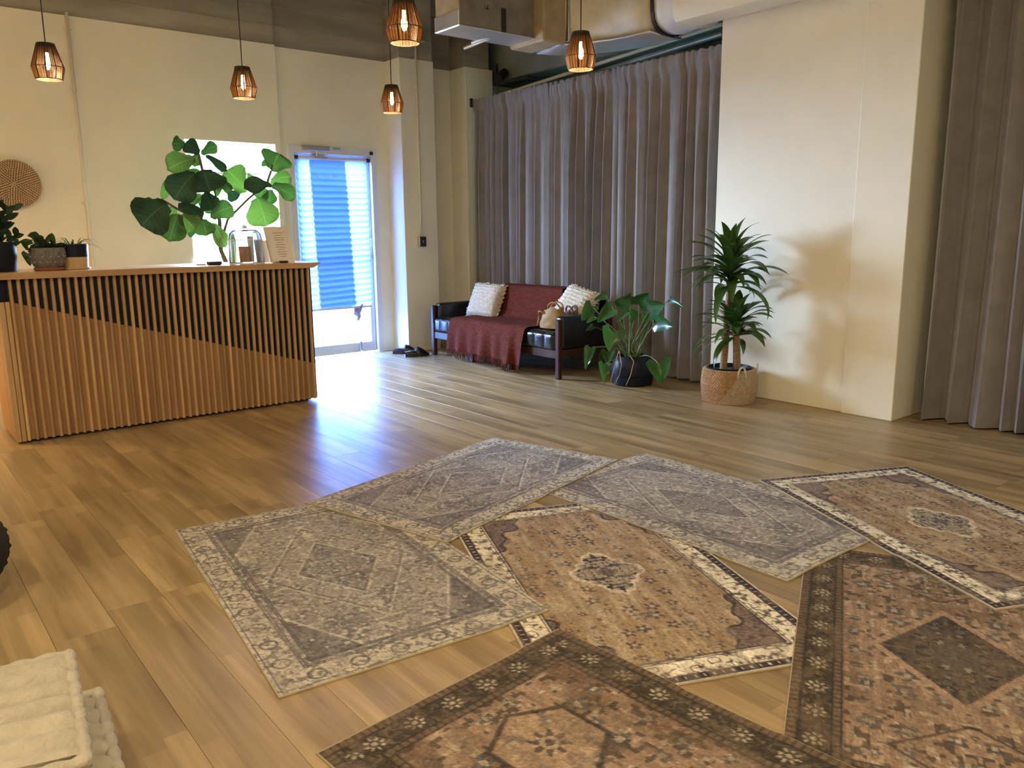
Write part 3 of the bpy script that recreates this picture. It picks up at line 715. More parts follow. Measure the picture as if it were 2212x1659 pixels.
# ------------------------------------------------------------------ pendant lamps
def pendant(x, y, label):
    zb = 2.16; th = thing('pendant_lamp', label, 'lamp', (x, y, zb), 'twine pendant lamps')
    n = 10; prof = [(.073, 0), (.089, .068), (.048, .200)]
    ring = lambda r, z: [Vector((x + r * math.cos(2 * math.pi * i / n), y + r * math.sin(2 * math.pi * i / n), zb + z)) for i in range(n)]
    g = Geo()
    for r, z in prof:
        R_ = ring(r, z)
        for i in range(n): g.tube([R_[i], R_[(i + 1) % n]], .0022, 5)
    for i in range(n):
        g.tube([ring(*prof[0])[i], ring(*prof[1])[i], ring(*prof[2])[i]], .0022, 5)
    g.build('wire_frame', MT['dark_twine'], th)
    g = Geo(); g2 = Geo(); m = 9
    for lvl in (0, 1):
        A, B = ring(*prof[lvl]), ring(*prof[lvl + 1])
        for i in range(n):
            for j in range(m):
                t0 = (j + .5) / m
                a = A[i].lerp(A[(i + 1) % n], t0); b = B[i].lerp(B[(i + 1) % n], t0)
                (g if (j + i * 2 + lvl) % 3 else g2).tube([a, b], .0021, 4, cap=False)
    g.build('twine_wrap', MT['amber'], th, kind='stuff'); g2.build('dark_twine_wrap', MT['dark_twine'], th, kind='stuff')
    Geo().lathe([(.0, .205), (.05, .202), (.052, .17), (.05, .165), (.046, .198), (0, .2)], (x, y, zb), 20).build('cap', MT['dark_twine'], th, smooth='auto')
    Geo().lathe([(0, .15), (.016, .15), (.016, .2), (0, .2)], (x, y, zb), 14).build('socket', MT['black'], th, smooth='auto')
    Geo().lathe([(0, .055), (.008, .058), (.015, .075), (.016, .09), (.012, .12), (.011, .15), (0, .15)], (x, y, zb), 16).build('bulb', MT['bulb'], th, smooth=True)
    Geo().tube([(x, y, zb + .2), (x + .002, y, zb + .9), (x, y, CEIL)], .0035, 6).build('cord', MT['black'], th)
    l = bpy.data.lights.new('pendant_light', 'POINT'); l.energy = 5; l.color = (1, .70, .36); l.shadow_soft_size = .02
    lo = bpy.data.objects.new('pendant_light', l); col.objects.link(lo); lo.parent = th; lo.location = (0, 0, .03)


pendant(1.03, 5.6, 'lit twine pendant lamp at far left, above the counter plants')
pendant(2.205, 5.6, 'lit twine pendant lamp above the counter beside the window')
pendant(3.375, 5.61, 'lit twine pendant lamp hanging in front of the pier beside the door')
pendant(2.228, 3.56, 'lit twine pendant lamp cut by the top edge of the picture')
pendant(3.385, 3.525, 'lit twine pendant lamp hanging in front of the grey curtain and duct')

# ------------------------------------------------------------------ curtains
def curtain(label, X, ya, yb, zt, zb, nf, seed, amp=.066, flare=0.0, lean_=0.0, gather=0.5):
    rr = random.Random(seed)
    ws = [rr.uniform(.45, 1.6) for _ in range(nf)]; tot = sum(ws); cum = [0]
    for w in ws: cum.append(cum[-1] + w / tot)
    am = [rr.uniform(.35, 1.2) for _ in range(nf)]; ph = [rr.uniform(-.3, .3) for _ in range(nf)]
    ln = [rr.uniform(-.5, .5) for _ in range(nf + 1)]; ln[0] = ln[-1] = 0
    per = 14; NU = nf * per; NV = 34

    def fn(u, v):
        i = min(nf - 1, int(u * nf)); t = u * nf - i
        s = cum[i] + (cum[i + 1] - cum[i]) * t
        w = (cum[i + 1] - cum[i]) * abs(yb - ya)
        grow = .30 + .70 * min(1, v * 3.2) + flare * max(0, v - .55) ** 2 * 3
        sway = (ln[i] * (1 - t) + ln[i + 1] * t) * .10 * v * v
        a2 = am[i] * amp * grow
        prof = 1.5 * abs(math.sin(math.pi * t)) ** .75 - .6 + .16 * math.sin(2 * math.pi * t + ph[i] * 8) + .10 * math.sin(6 * math.pi * t) * ph[i]
        y = ya + (yb - ya) * s + sway + w * .10 * math.sin(2 * math.pi * t) * grow * (1 if yb > ya else -1)
        z = zt + (zb - zt) * v
        x = X - a2 * prof - flare * .12 * max(0, v - .5) ** 2
        if v < .035:      # rod pocket with small gathers
            x = X - .024 - .006 * math.sin(u * nf * 9) - a2 * prof * .4
            z += .006 * math.sin(u * nf * 9)
        return Vector((x, y, z))
    o = Geo().grid(fn, NU, NV).build('curtain', MT['velvet'], smooth=True)
    return tag(o, label, 'curtain', 'grey velvet curtains')


curtain('grey velvet curtain panel beside the pier, behind the left end of the sofa', 5.30, 7.13, 5.94, 2.615, .015, 13, 3)
curtain('grey velvet curtain panel in the middle, behind the right half of the sofa', 5.315, 5.985, 5.01, 2.615, .015, 10, 11)
curtain('grey velvet curtain panel next to the painted column, behind the tall dracaena', 5.30, 5.05, 3.86, 2.615, .015, 11, 5)
curtain('dark grey velvet curtain panel right of the painted column', 5.40, 2.35, 1.36, 3.3, .012, 9, 23, .105, .8)
curtain('dark grey velvet curtain panel at the right edge of the picture', 5.40, 1.26, .2, 3.3, .012, 9, 31, .105, .8)
g = Geo().tube([(5.305, 7.19, 2.60), (5.305, 3.87, 2.60)], .012, 12); rod = g.build('curtain_rod', MT['black'], smooth='auto')
tag(rod, 'thin dark rod carrying the three curtain panels behind the sofa', 'curtain rod')
Geo().box(5.285, 5.325, 7.185, 7.2, 2.55, 2.64, .004).build('bracket', MT['black'], rod)
g = Geo().tube([(5.41, 2.39, 3.29), (5.41, .1, 3.29)], .012, 12); rod = g.build('curtain_rod', MT['black'], smooth='auto')
tag(rod, 'dark rod carrying the curtains right of the painted column', 'curtain rod')

# ------------------------------------------------------------------ ducts and pipes under the ceiling
dk = thing('air_duct', 'rectangular air duct in grey wrap hanging at the ceiling left of the insulated duct', 'duct', (4.0, 5.28, 2.75))
Geo().box(3.70, 4.42, 5.14, 5.44, 2.757, 3.20, .008).build('duct_body', MT['duct_dark'], dk)
Geo().box(3.69, 3.7, 5.135, 5.445, 2.755, 3.20, .002).build('end_plate', MT['duct_tan'], dk)
Geo().box(3.68, 3.69, 5.13, 5.45, 2.75, 2.86, .003).build('foil_tape', MT['foil'], dk)
Geo().box(3.69, 4.42, 5.13, 5.45, 2.748, 2.757, .002).build('foil_bottom', MT['foil'], dk)
for xx in (4.09,): Geo().box(xx, xx + .045, 5.132, 5.14, 2.755, 2.93, .002).build('stencil_strip', MT['black'], dk)
g = Geo()
for (a, z, w_, h_) in [(3.93, 2.965, .018, .03), (3.955, 2.965, .018, .03), (3.93, 2.90, .008, .03), (3.948, 2.90, .02, .03)]:
    g.box(a, a + w_, 5.1385, 5.14, z, z + h_ * .3).box(a + w_ * .4, a + w_ * .7, 5.1385, 5.14, z, z + h_)
g.build('stamp', MT['black'], dk)
Geo().box(4.42, 4.66, 5.02, 5.45, 2.72, 3.2, .012).build('tan_collar', MT['duct_tan'], dk)
Geo().box(4.665, 4.70, 5.0, 5.03, 2.74, 3.85, .003).build('hanger_rail', MT['metal'], dk)
Geo().tube([(4.15, 5.3, 3.2), (4.15, 5.3, CEIL)], .006, 6).build('hanger', MT['metal'], dk)

ins = thing('insulated_duct', 'bulky cream wrapped air duct running above the curtain towards the column', 'duct', (4.95, 4.6, 2.72))


def loft(path, hw, hh, n=28, sq=3.2, bump=.02, seed=0):
    V = []; F = []
    for i, c in enumerate(path):
        c = Vector(c); t = (Vector(path[min(i + 1, len(path) - 1)]) - Vector(path[max(i - 1, 0)])); t.z *= .4; t.normalize()
        s = t.cross(Vector((0, 0, 1))).normalized(); u = s.cross(t)
        for j in range(n):
            a = 2 * math.pi * j / n; ca, sa = math.cos(a), math.sin(a)
            k_ = (abs(ca) ** sq + abs(sa) ** sq) ** (-1 / sq)
            w = 1 + bump * 2 * mnoise.noise(Vector((i * .7 + seed, ca * 1.5, sa * 1.5)))
            h2 = hw[i] if hasattr(hw, '__len__') else hw; v2 = hh[i] if hasattr(hh, '__len__') else hh
            V.append(c + s * (k_ * ca * h2 * w) + u * (k_ * sa * v2 * w))
    for i in range(len(path) - 1):
        for j in range(n): F.append((i * n + j, i * n + (j + 1) % n, (i + 1) * n + (j + 1) % n, (i + 1) * n + j))
    F.append(tuple(range(n))[::-1]); F.append(tuple((len(path) - 1) * n + j for j in range(n)))
    return Geo().add(V, F)


pth = [(4.66, 5.25, 2.96), (4.78, 5.22, 2.96), (4.88, 5.1, 2.955), (4.95, 4.9, 2.95), (5.0, 4.7, 2.945), (5.02, 4.5, 2.94), (5.03, 4.3, 2.94)]
loft(pth, .22, .225, bump=.035).build('wrap', MT['duct_wrap'], ins, smooth=True)
pth2 = [(q[0], q[1], q[2] - .232) for q in pth]
loft(pth2, .2, .012, sq=4).build('foil_bottom', MT['foil'], ins, smooth=True)
loft([(5.03, 4.31, 2.945), (5.035, 4.285, 2.945)], .235, .245, bump=0).build('strap', MT['black'], ins)
loft([(5.035, 4.30, 2.95), (5.045, 4.20, 2.95), (5.05, 4.10, 2.95), (5.04, 3.98, 2.95)], [.22, .235, .22, .23], [.225, .24, .225, .24], bump=.03, seed=4).build('flex_boot', MT['white_frame'], ins, smooth=True)
sf = loft([(4.97, 4.06, 2.96), (4.965, 3.9, 2.96), (4.965, 3.4, 2.96), (4.965, 2.4, 2.96), (4.965, 0.8, 2.96)], .155, .245, bump=0, sq=5).build('painted_duct', MT['wall'], smooth='auto')
tag(sf, 'cream painted duct running along the top of the column at the upper right', 'duct')

g = Geo().tube([at(1180, 190, X=5.52), at(1562, 72, X=5.52)], .022, 10)
pp = g.build('ceiling_pipe', MT['metal'], smooth='auto'); tag(pp, 'thick grey metal pipe running above the curtain rod', 'pipe')
g = Geo().tube([at(1080, 205, X=5.62), at(1562, 52, X=5.62)], .016, 10)
pp = g.build('ceiling_pipe', MT['conduit'], smooth='auto'); tag(pp, 'thin pale pipe above the thick grey pipe over the curtain', 'pipe')
g = Geo().tube([at(1003, 104, Y=5.6), at(1095, 68, Y=5.2)], .014, 10).tube([at(1020, 92, Y=5.5), at(1072, 73, Y=5.25)], .016, 10)
o = g.build('metal_bar', MT['metal'], smooth='auto'); tag(o, 'silver metal bars hanging under the rectangular duct', 'bar')
o = Geo().box(*(lambda c: (c.x - .03, c.x + .03, c.y - .03, c.y + .03, c.z - .03, c.z + .03))(at(910, 84, Y=6.9)), .008).build('sensor_box', MT['metal'])
tag(o, 'small grey box mounted above the pier beside the door', 'box')
c = at(910, 84, Y=6.9)
Geo().tube([c, (c.x - .02, 7.21, c.z + .02), (4.617, 7.19, 3.1)], .008, 6).build('cable', MT['black'], o)
c = at(1082, 165, X=5.6)
sl_ = thing('spot_lamp', 'black spot lamp tucked between the pier and the curtain top', 'lamp', c)
Geo().tube([c + Vector((-.05, -.02, -.03)), c + Vector((.07, .02, .05))], [.05, .045], 16).build('housing', MT['black'], sl_, smooth='auto')
Geo().tube([c, c + Vector((.03, .1, .02)), c + Vector((.05, .13, .15))], .012, 8).build('bracket', MT['black'], sl_)
Geo().box(c.x - .02, c.x + .12, c.y - .45, c.y + .05, c.z - .09, c.z - .05, .006).build('mount', MT['black'], sl_)

# ------------------------------------------------------------------ sofa
SX0, SX1, SY0, SY1 = 4.52, 5.17, 4.955, 6.905
so = thing('sofa', 'low black leather sofa with dark wooden frame against the curtain', 'sofa', ((SX0 + SX1) / 2, (SY0 + SY1) / 2, 0))
for y0 in (SY0, SY1 - .05):
    Geo().box(SX0, SX0 + .045, y0, y0 + .05, 0, .512, .008).build('leg', MT['walnut'], so)
    Geo().box(SX1 - .05, SX1, y0, y0 + .05, 0, .52, .008).build('leg', MT['walnut'], so)
for yy in (5.63, 6.22): Geo().box(SX0 + .02, SX0 + .065, yy, yy + .05, 0, .19, .006).build('leg', MT['walnut'], so)
Geo().box(SX0 + .01, SX0 + .04, SY0 + .05, SY1 - .05, .175, .245, .004).build('front_rail', MT['walnut'], so)
Geo().box(SX1 - .04, SX1 - .01, SY0 + .05, SY1 - .05, .175, .245, .004).build('back_rail', MT['walnut'], so)
Geo().box(SX0 + .04, SX1 - .04, SY0 + .03, SY1 - .03, .20, .24).build('seat_base', MT['black'], so)
for y0 in (SY0, SY1 - .05):
    Geo().box(SX0 + .045, SX1 - .05, y0 + .006, y0 + .044, .19, .25, .004).build('side_rail', MT['walnut'], so)
    s_ = 1 if y0 == SY0 else -1
    ya, yb = (y0 + .004, y0 + .10) if s_ > 0 else (y0 - .05, y0 + .046)
    Geo().box(SX0 + .047, SX1 - .052, ya, yb, .25, .535, .03, seg=4).build('arm_pad', MT['leather'], so, smooth='auto')


def tufted(x0, x1, y0, y1, z0, z1, nx, ny, depth, tilt=None):
    """cushion with square bulges, top and front faces"""
    r = .035

    def fn(u, v):
        # v runs back-bottom > top > front > bottom
        y = y0 + (y1 - y0) * u
        P = [(x1, z0), (x1, z1 - r), (x1 - r, z1), (x0 + r, z1), (x0 + r * .3, z1 - r * .3), (x0, z1 - r), (x0, z0 + .012), (x0 + .02, z0)]
        Lc = [0]
        for a, b in zip(P, P[1:]): Lc.append(Lc[-1] + math.dist(a, b))
        s = v * Lc[-1]; i = max(q for q in range(len(P) - 1) if Lc[q] <= s + 1e-9); t = (s - Lc[i]) / (Lc[i + 1] - Lc[i])
        x = P[i][0] + (P[i + 1][0] - P[i][0]) * t; z = P[i][1] + (P[i + 1][1] - P[i][1]) * t
        bu = abs(math.sin(math.pi * u * ny)) ** .45; bv = abs(math.sin(math.pi * (s / (Lc[-1] / nx)))) ** .45
        k_ = (bu * bv - 1) * depth
        nrm = Vector((-.5 if i >= 4 else 0, 0, 1 if i < 5 else 0)); nrm = Vector((-1, 0, 0)) if 5 <= i else (Vector((-.7, 0, .7)) if i == 4 else (Vector((0, 0, 1)) if i in (2, 3) else Vector((1, 0, .2))))
        edge = min(u, 1 - u) * (y1 - y0); k_ -= max(0, .03 - edge) * .5
        return Vector((x, y, z)) + nrm * k_
    return Geo().grid(fn, ny * 10, 60)


tufted(SX0 - .01, SX1 - .10, SY0 + .055, SY1 - .055, .247, .402, 5, 14, .014).build('seat_cushion', MT['leather'], so, smooth=True)
# backrest: leaning tufted slab
bk = tufted(0, .13, SY0 + .06, SY1 - .06, 0, .36, 5, 14, .012)
A = Matrix.Rotation(math.radians(14), 3, 'Y')
bk.v = [A @ v_ + Vector((SX1 - .20, 0, .36)) for v_ in bk.v]
bk.v = [Vector((v_.x, v_.y, v_.z)) for v_ in bk.v]
bk.build('backrest', MT['leather'], so, smooth=True)

# throw over the middle
PR = [(5.20, .55), (5.205, .69), (5.15, .735), (5.07, .715), (5.03, .60), (4.985, .46), (4.93, .415), (4.75, .412), (4.55, .415), (4.505, .395), (4.488, .30), (4.482, .19), (4.478, .105)]
YL = [6.36, 6.36, 6.38, 6.40, 6.46, 6.5, 6.52, 6.53, 6.53, 6.53, 6.53, 6.54, 6.54]
YR = [5.50, 5.50, 5.50, 5.50, 5.46, 5.42, 5.36, 5.36, 5.375, 5.38, 5.385, 5.39, 5.395]
Ls = [0]
for a, b in zip(PR, PR[1:]): Ls.append(Ls[-1] + math.dist(a, b))


def thr(u, v, out=.0):
    s = v * Ls[-1]; i = max(q for q in range(len(PR) - 1) if Ls[q] <= s + 1e-9); t = (s - Ls[i]) / (Ls[i + 1] - Ls[i])
    L_ = lambda A_: A_[i] + (A_[i + 1] - A_[i]) * t
    x, z = PR[i][0] + (PR[i + 1][0] - PR[i][0]) * t, PR[i][1] + (PR[i + 1][1] - PR[i][1]) * t
    y = L_(YL) + (L_(YR) - L_(YL)) * u
    nz = mnoise.noise(Vector((y * 5, s * 3, 2))) * .008 + mnoise.noise(Vector((y * 14, s * 8, 7))) * .004
    hang = max(0, min(1, (s - Ls[9]) / (Ls[12] - Ls[9])))
    fold = hang * (.016 * math.sin(y * 34) + .012 * math.sin(y * 19 + 1) + (.03 * math.exp(-((y - 5.55) / .03) ** 2)))
    x -= fold + .006 + hang * .012; z += nz + (.004 if 2 < i < 9 else 0)
    if i <= 4: x -= abs(nz)
    if hang > 0 and u > .78: z -= hang * .03
    return Vector((x, y, z))


th = Geo().grid(thr, 90, 70).build('throw', MT['throw'], smooth=True)
tag(th, 'rust red woven throw draped over the middle of the black sofa', 'throw')
g = Geo(); rf = random.Random(2)
for i in range(110):
    a = thr((i + .5) / 110, 1.0); L_ = rf.uniform(.055, .075); dx, dyy = rf.uniform(-.006, .006), rf.uniform(-.006, .006)
    b_ = a + Vector((dx, dyy, -min(L_, a.z - .008)))
    g.tube([a, a.lerp(b_, .5) + Vector((0, dyy, 0)), b_], [.0032, .004, .0025], 4)
g.build('fringe', MT['throw_fringe'], th, kind='stuff')


# pillows
def pillow(center, size, n_face, up, label, seed):
    c = Vector(center); n = Vector(n_face).normalized(); up = Vector(up); up = (up - n * up.dot(n)).normalized(); s = up.cross(n)
    pl_ = thing('throw_pillow', label, 'pillow', c - up * size / 2, 'cream pillows')

    def fn(sgn):
        def f(u, v):
            a, b = u * 2 - 1, v * 2 - 1
            e = (1 - a ** 4) * (1 - b ** 4); th_ = .085 * max(0, e) ** .45
            pin = 1 - .06 * (1 - abs(a) ** 2) * abs(b) ** 6 - .06 * (1 - abs(b) ** 2) * abs(a) ** 6
            tex = .006 * math.sin(b * 30 + .5 * math.sin(a * 9)) * (1 if e > .05 else 0) + .005 * mnoise.noise(Vector((a * 9, b * 14, seed)))
            return c + s * (a * size / 2 * pin) + up * (b * size / 2 * pin) + n * sgn * (th_ + tex)
        return f
    Geo().grid(fn(1), 40, 40).grid(fn(-1), 20, 20).build('cover', MT['cream'], pl_, smooth=True)
    g = Geo(); rr = random.Random(seed); N = 90
    for i in range(N):
        t = 4 * i / N; k_ = int(t); q = (t - k_) * 2 - 1
        a, b = [(q, -1), (1, q), (-q, 1), (-1, -q)][k_]
        p0 = c + s * (a * size / 2 * .97) + up * (b * size / 2 * .97); o_ = (s * (a if abs(a) > .99 else a * .2) + up * (b if abs(b) > .99 else b * .2)).normalized()
        p1 = p0 + o_ * rr.uniform(.014, .030) + n * rr.uniform(-.015, .015)
        g.tube([p0, p0.lerp(p1, .6) + n * .004, p1], [.005, .009, .004], 5)
    g.build('tassel_edge', MT['cream'], pl_, kind='stuff')
    return pl_


pillow(at(1050, 651, X=4.90), .36, (-.82, -.28, .42), (.42, .07, .9), 'cream fringed pillow at the left end of the sofa', 1)
pillow(at(1243, 661, X=4.93), .345, (-.76, -.22, .55), (.55, -.12, .82), 'cream fringed pillow at the right end of the sofa behind the handbags', 2)


# bags
def bag(center, size, label, name, m, yaw, seed, handles=True):
    c = Vector(center); w, d, h = size
    R_ = Matrix.Rotation(yaw, 3, 'Z'); t_ = thing(name, label, 'handbag', c)

    def fn(u, v):
        a = 2 * math.pi * u; ca, sa = math.cos(a), math.sin(a); k_ = (abs(ca) ** 3 + abs(sa) ** 3) ** (-1 / 3)
        tp_ = 1 - .35 * v ** 1.5; bul = 1 + .12 * math.sin(math.pi * v)
        wr = 1 + .10 * mnoise.noise(Vector((ca * 2, sa * 2, v * 3 + seed)))
        y_ = sa * k_ * d / 2 * (1 - .62 * v) * bul * wr
        return c + R_ @ Vector((ca * k_ * w / 2 * tp_ * bul * wr, y_, h * v * (1 - .12 * abs(ca) * 0) + .018 * math.sin(3 * a + seed) * v))
    Geo().grid(fn, 36, 14, wrap_u=True).add([fn(i / 36, 0) for i in range(36)], [tuple(range(36))]).build('body', m, t_, smooth=True)
    if handles:
        for sgn in (-1, 1):
            pts = []
            for i in range(13):
                q = math.pi * i / 12; pts.append(c + R_ @ Vector((math.cos(q) * w * .27 - .02, sgn * (d * .12 + .02 * math.sin(q)), h * .9 + math.sin(q) * h * .42)))
            Geo().tube(pts, .008, 8).build('handle', m, t_, smooth=True)
    return t_


bag(at(1196, 708, X=4.70).xyz * Vector((1, 1, 0)) if False else Vector((4.69, at(1196, 708, X=4.69).y, .412)), (.25, .14, .17), 'slouchy tan leather handbag on the sofa seat', 'tan_handbag', MT['tan_bag'], math.radians(105), 3)
bag(Vector((4.80, at(1232, 700, X=4.80).y, .412)), (.22, .12, .145), 'dark brown handbag on the sofa behind the tan one', 'brown_handbag', MT['brown_bag'], math.radians(80), 9)
g = Geo(); c = Vector((4.64, at(1170, 690, X=4.64).y, .42)); pts = []
for i in range(15):
    q = math.pi * i / 14; pts.append(c + Vector((0.02 * math.sin(3 * q), .055 * math.cos(q) * (1 + .3 * math.sin(q)), .135 * math.sin(q) ** .8)))
o = g.tube(pts, .009, 8).build('bag_strap', MT['tan_bag'], smooth=True); o.parent = bpy.data.objects['tan_handbag']; o.location = WL[o.name] - WL['tan_handbag']


# shoes
def shoe(toe, heel, label):
    toe, heel = Vector(toe), Vector(heel); d = (toe - heel).normalized(); s = Vector((-d.y, d.x, 0)); L_ = .26
    h = thing('clog', label, 'shoe', heel.lerp(toe, .5), 'black clogs')
    W_ = lambda t: .036 + .016 * math.sin(math.pi * min(1, t * 1.05)) ** 1 - (max(0, t - .85) / .15) ** 2 * .03 + .006 * (t > .5)
    out = [heel + d * (L_ * t) + s * (W_(t) * sg) for sg in (1, -1) for t in ([i / 14 for i in range(15)] if sg == 1 else [1 - i / 14 for i in range(15)])]
    n = len(out); V = [Vector((p_.x, p_.y, 0)) for p_ in out] + [Vector((p_.x, p_.y, .028)) for p_ in out]
    Geo().add(V, [tuple(range(n))[::-1], tuple(range(n, 2 * n))] + [(i, (i + 1) % n, (i + 1) % n + n, i + n) for i in range(n)]).build('sole', MT['black'], h)

    def up(u, v):
        t = v; a = math.pi * (u - .5)
        top = .028 + (.075 if t > .45 else .05) * (math.sin(math.pi * min(1, .18 + t * .86)) ** .7)
        opening = .12 if t > .48 else .62
        ca = math.sin(a); hz = math.cos(a) if t > .45 else min(math.cos(a), .62)
        return heel + d * (L_ * (.01 + .97 * t)) + s * (W_(t) * .97 * ca) + Vector((0, 0, .026 + (top - .026) * hz))
    Geo().grid(up, 18, 20).build('upper', MT['leather'], h, smooth=True)


shoe(fl and at(893, 764, Z=0), at(850, 764, Z=0), 'black clog lying nearer the door beside the pier')
shoe(at(914, 768, Z=0), at(874, 771, Z=0), 'black clog lying nearer the sofa beside the pier')

# ------------------------------------------------------------------ philodendron in navy pot
pc = Vector((4.86, 4.43, 0))
ph = thing('philodendron', 'leafy philodendron with heart shaped leaves in a dark navy pot beside the sofa', 'plant', pc)
Geo().lathe([(0, 0), (.15, 0), (.165, .012), (.172, .075), (.168, .08), (.176, .085), (.178, .13), (.165, .19), (.14, .235), (.132, .24), (.125, .23), (.12, .21), (0, .205)], pc, 36).build('pot', MT['navy_pot'], ph, smooth='auto')
S6 = lambda q: (1180 + q[0] * .18083, 560 + q[1] * .18083)
PD = [((715, 440), (572, 492), 85, .5, .02), ((545, 560), (425, 738), 150, .2, -.1), ((578, 690), (478, 768), 70, .7, -.15), ((785, 590), (615, 755), 165, .5, -.1),
      ((1005, 560), (812, 510), 190, .2, .05), ((1105, 545), (1230, 395), 185, .1, .05), ((1235, 610), (1425, 545), 225, .2, -.02), ((1320, 770), (1530, 815), 175, .3, -.05),
      ((965, 630), (838, 762), 90, .9, -.12), ((805, 870), (750, 1105), 240, -.2, -.22), ((528, 1060), (472, 1318), 115, .5, -.25), ((740, 1105), (742, 1258), 150, .3, -.1),
      ((700, 1255), (690, 1484), 135, -.4, -.25), ((1345, 1255), (1382, 1492), 250, .1, -.2), ((1478, 480), (1655, 592), 75, .6, .1), ((1205, 720), (1145, 640), 110, .2, .05),
      ((560, 805), (470, 862), 65, .7, .0), ((1060, 700), (980, 600), 130, .3, .1), ((1280, 700), (1380, 640), 120, .4, .08), ((900, 560), (1010, 395), 110, .6, .08)]
for i, (b_, t_, w_, ro, dx) in enumerate(PD):
    X_ = 4.86 + dx; B_, T_ = at(*S6(b_), X=X_), at(*S6(t_), X=X_ - .05)
    sc = .18083 * (B_ - EYE).dot(FW) / FPX
    leaf('leaf', B_, T_, w_ * sc * 1.2, 'heart', MT['philo'], ph, roll=ro * .55, droop=.1, cup=.14, fold=.05, wave=.03, seed=i, nl=10, nw=6)
    a = pc + Vector((.05 * math.cos(i * 2.4), .05 * math.sin(i * 2.4), .205)); mid = a.lerp(B_, .5) + Vector((0, 0, .06 + .03 * (i % 3)))
    pts = [a.lerp(mid, t) .lerp(mid.lerp(B_, t), t) for t in [j / 8 for j in range(9)]]
    Geo().tube(pts, [.007 - .0005 * j for j in range(9)], 6).build('stem', MT['stem_green'], ph, smooth=True)
for q in ([(868, 1095), (840, 1190), (800, 1340), (770, 1470)], [(872, 1100), (900, 1265), (870, 1390), (815, 1500)], [(1000, 1150), (1045, 1220), (1010, 1380), (950, 1510)]):
    pts = [at(*S6(k_), X=4.66) for k_ in q]; pts[-1].z = max(.006, pts[-1].z)
    Geo().tube(pts, .0028, 6).build('aerial_root', MT['root'], ph, smooth=True)
Geo().lathe([(0, .2), (.125, .212)], pc, 24).build('soil', MT['soil'], ph)

# ------------------------------------------------------------------ dracaena in basket
dc = Vector((4.895, 3.505, 0))
dr = thing('dracaena', 'tall dracaena with two leafy heads standing in the woven basket by the column', 'plant', dc + Vector((0, 0, .012)))
bs = thing('woven_basket', 'round two tone woven basket holding the dracaena', 'basket', dc)
rows = 19; BH = .245
m_bas, nt, bsdf = new_mat('basket_weave'); N = nt.nodes; Lk = nt.links; bsdf.inputs['Roughness'].default_value = .7
tcn = N.new('ShaderNodeTexCoord'); sx_ = N.new('ShaderNodeSeparateXYZ'); Lk.new(tcn.outputs['Object'], sx_.inputs[0])
# diagonal two tone pattern: darker field where z > a * sideways position
ma = N.new('ShaderNodeMath'); ma.operation = 'MULTIPLY'; ma.inputs[1].default_value = 1.1; Lk.new(sx_.outputs['X'], ma.inputs[0])
mb = N.new('ShaderNodeMath'); mb.operation = 'MULTIPLY'; mb.inputs[1].default_value = -1.0; Lk.new(sx_.outputs['Y'], mb.inputs[0])
mc_ = N.new('ShaderNodeMath'); Lk.new(ma.outputs[0], mc_.inputs[0]); Lk.new(mb.outputs[0], mc_.inputs[1])
md = N.new('ShaderNodeMath'); md.operation = 'SUBTRACT'; Lk.new(sx_.outputs['Z'], md.inputs[0]); Lk.new(mc_.outputs[0], md.inputs[1])
gt = N.new('ShaderNodeMath'); gt.operation = 'GREATER_THAN'; gt.inputs[1].default_value = 0.045; Lk.new(md.outputs[0], gt.inputs[0])
mx = N.new('ShaderNodeMix'); mx.data_type = 'RGBA'; mx.inputs[6].default_value = (.47, .37, .26, 1); mx.inputs[7].default_value = (.42, .25, .125, 1)
Lk.new(gt.outputs[0], mx.inputs[0]); nz_ = N.new('ShaderNodeTexNoise'); nz_.inputs['Scale'].default_value = 45
Lk.new(tcn.outputs['Object'], nz_.inputs['Vector']); mr = N.new('ShaderNodeMapRange'); mr.inputs[3].default_value = .6; mr.inputs[4].default_value = 1.35; Lk.new(nz_.outputs[0], mr.inputs[0])
mm_ = N.new('ShaderNodeMix'); mm_.data_type = 'RGBA'; mm_.blend_type = 'MULTIPLY'; mm_.inputs[0].default_value = 1
Lk.new(mx.outputs[2], mm_.inputs[6]); Lk.new(mr.outputs[0], mm_.inputs[7]); Lk.new(mm_.outputs[2], bsdf.inputs['Base Color'])


def brad(z): return .175 + .022 * math.sin(math.pi * min(1, max(0, (z + .02) / (BH + .06))))


pr_ = []
for i in range(rows):
    for t in (0, .33, .66):
        z = BH * (i + t) / rows; pr_.append((brad(z) + .0045 * math.sin(math.pi * t), z))
inner = [(brad(BH), BH), (brad(BH) - .012, BH + .004), (brad(BH) - .02, BH - .01), (.16, .02), (0, .02)]
nb = 112
Geo().lathe([(0, 0), (.165, 0)] + pr_ + inner, dc, nb, wob=lambda a, z: 1 + .010 * math.cos(a * nb / 2) * (1 if int(z / BH * rows) % 2 else -1) if False else 1 + .016 * math.cos(a * nb / 2 + math.pi * int(max(0, z) / BH * rows))).build('weave', m_bas, bs, smooth=False)
for a in (-2.05, -.95 + 3.14 * .0, ):
    pts = []
    for i in range(11):
        q = math.pi * i / 10; r_ = brad(BH) + .012
        a2 = a + .16 * math.cos(q); pts.append(dc + Vector((r_ * math.cos(a2), r_ * math.sin(a2), BH - .05 + .085 * math.sin(q))))
    Geo().tube(pts, .007, 8).build('handle', MT['cream'], bs, smooth=True)
Geo().lathe([(0, .012), (.135, .012), (.155, .255), (.150, .258), (.146, .235), (0, .235)], dc, 32).build('inner_pot', MT['navy_pot'], dr, smooth='auto')
h1 = at(1577, 612, X=4.86); h2 = at(1590, 722, X=4.83)
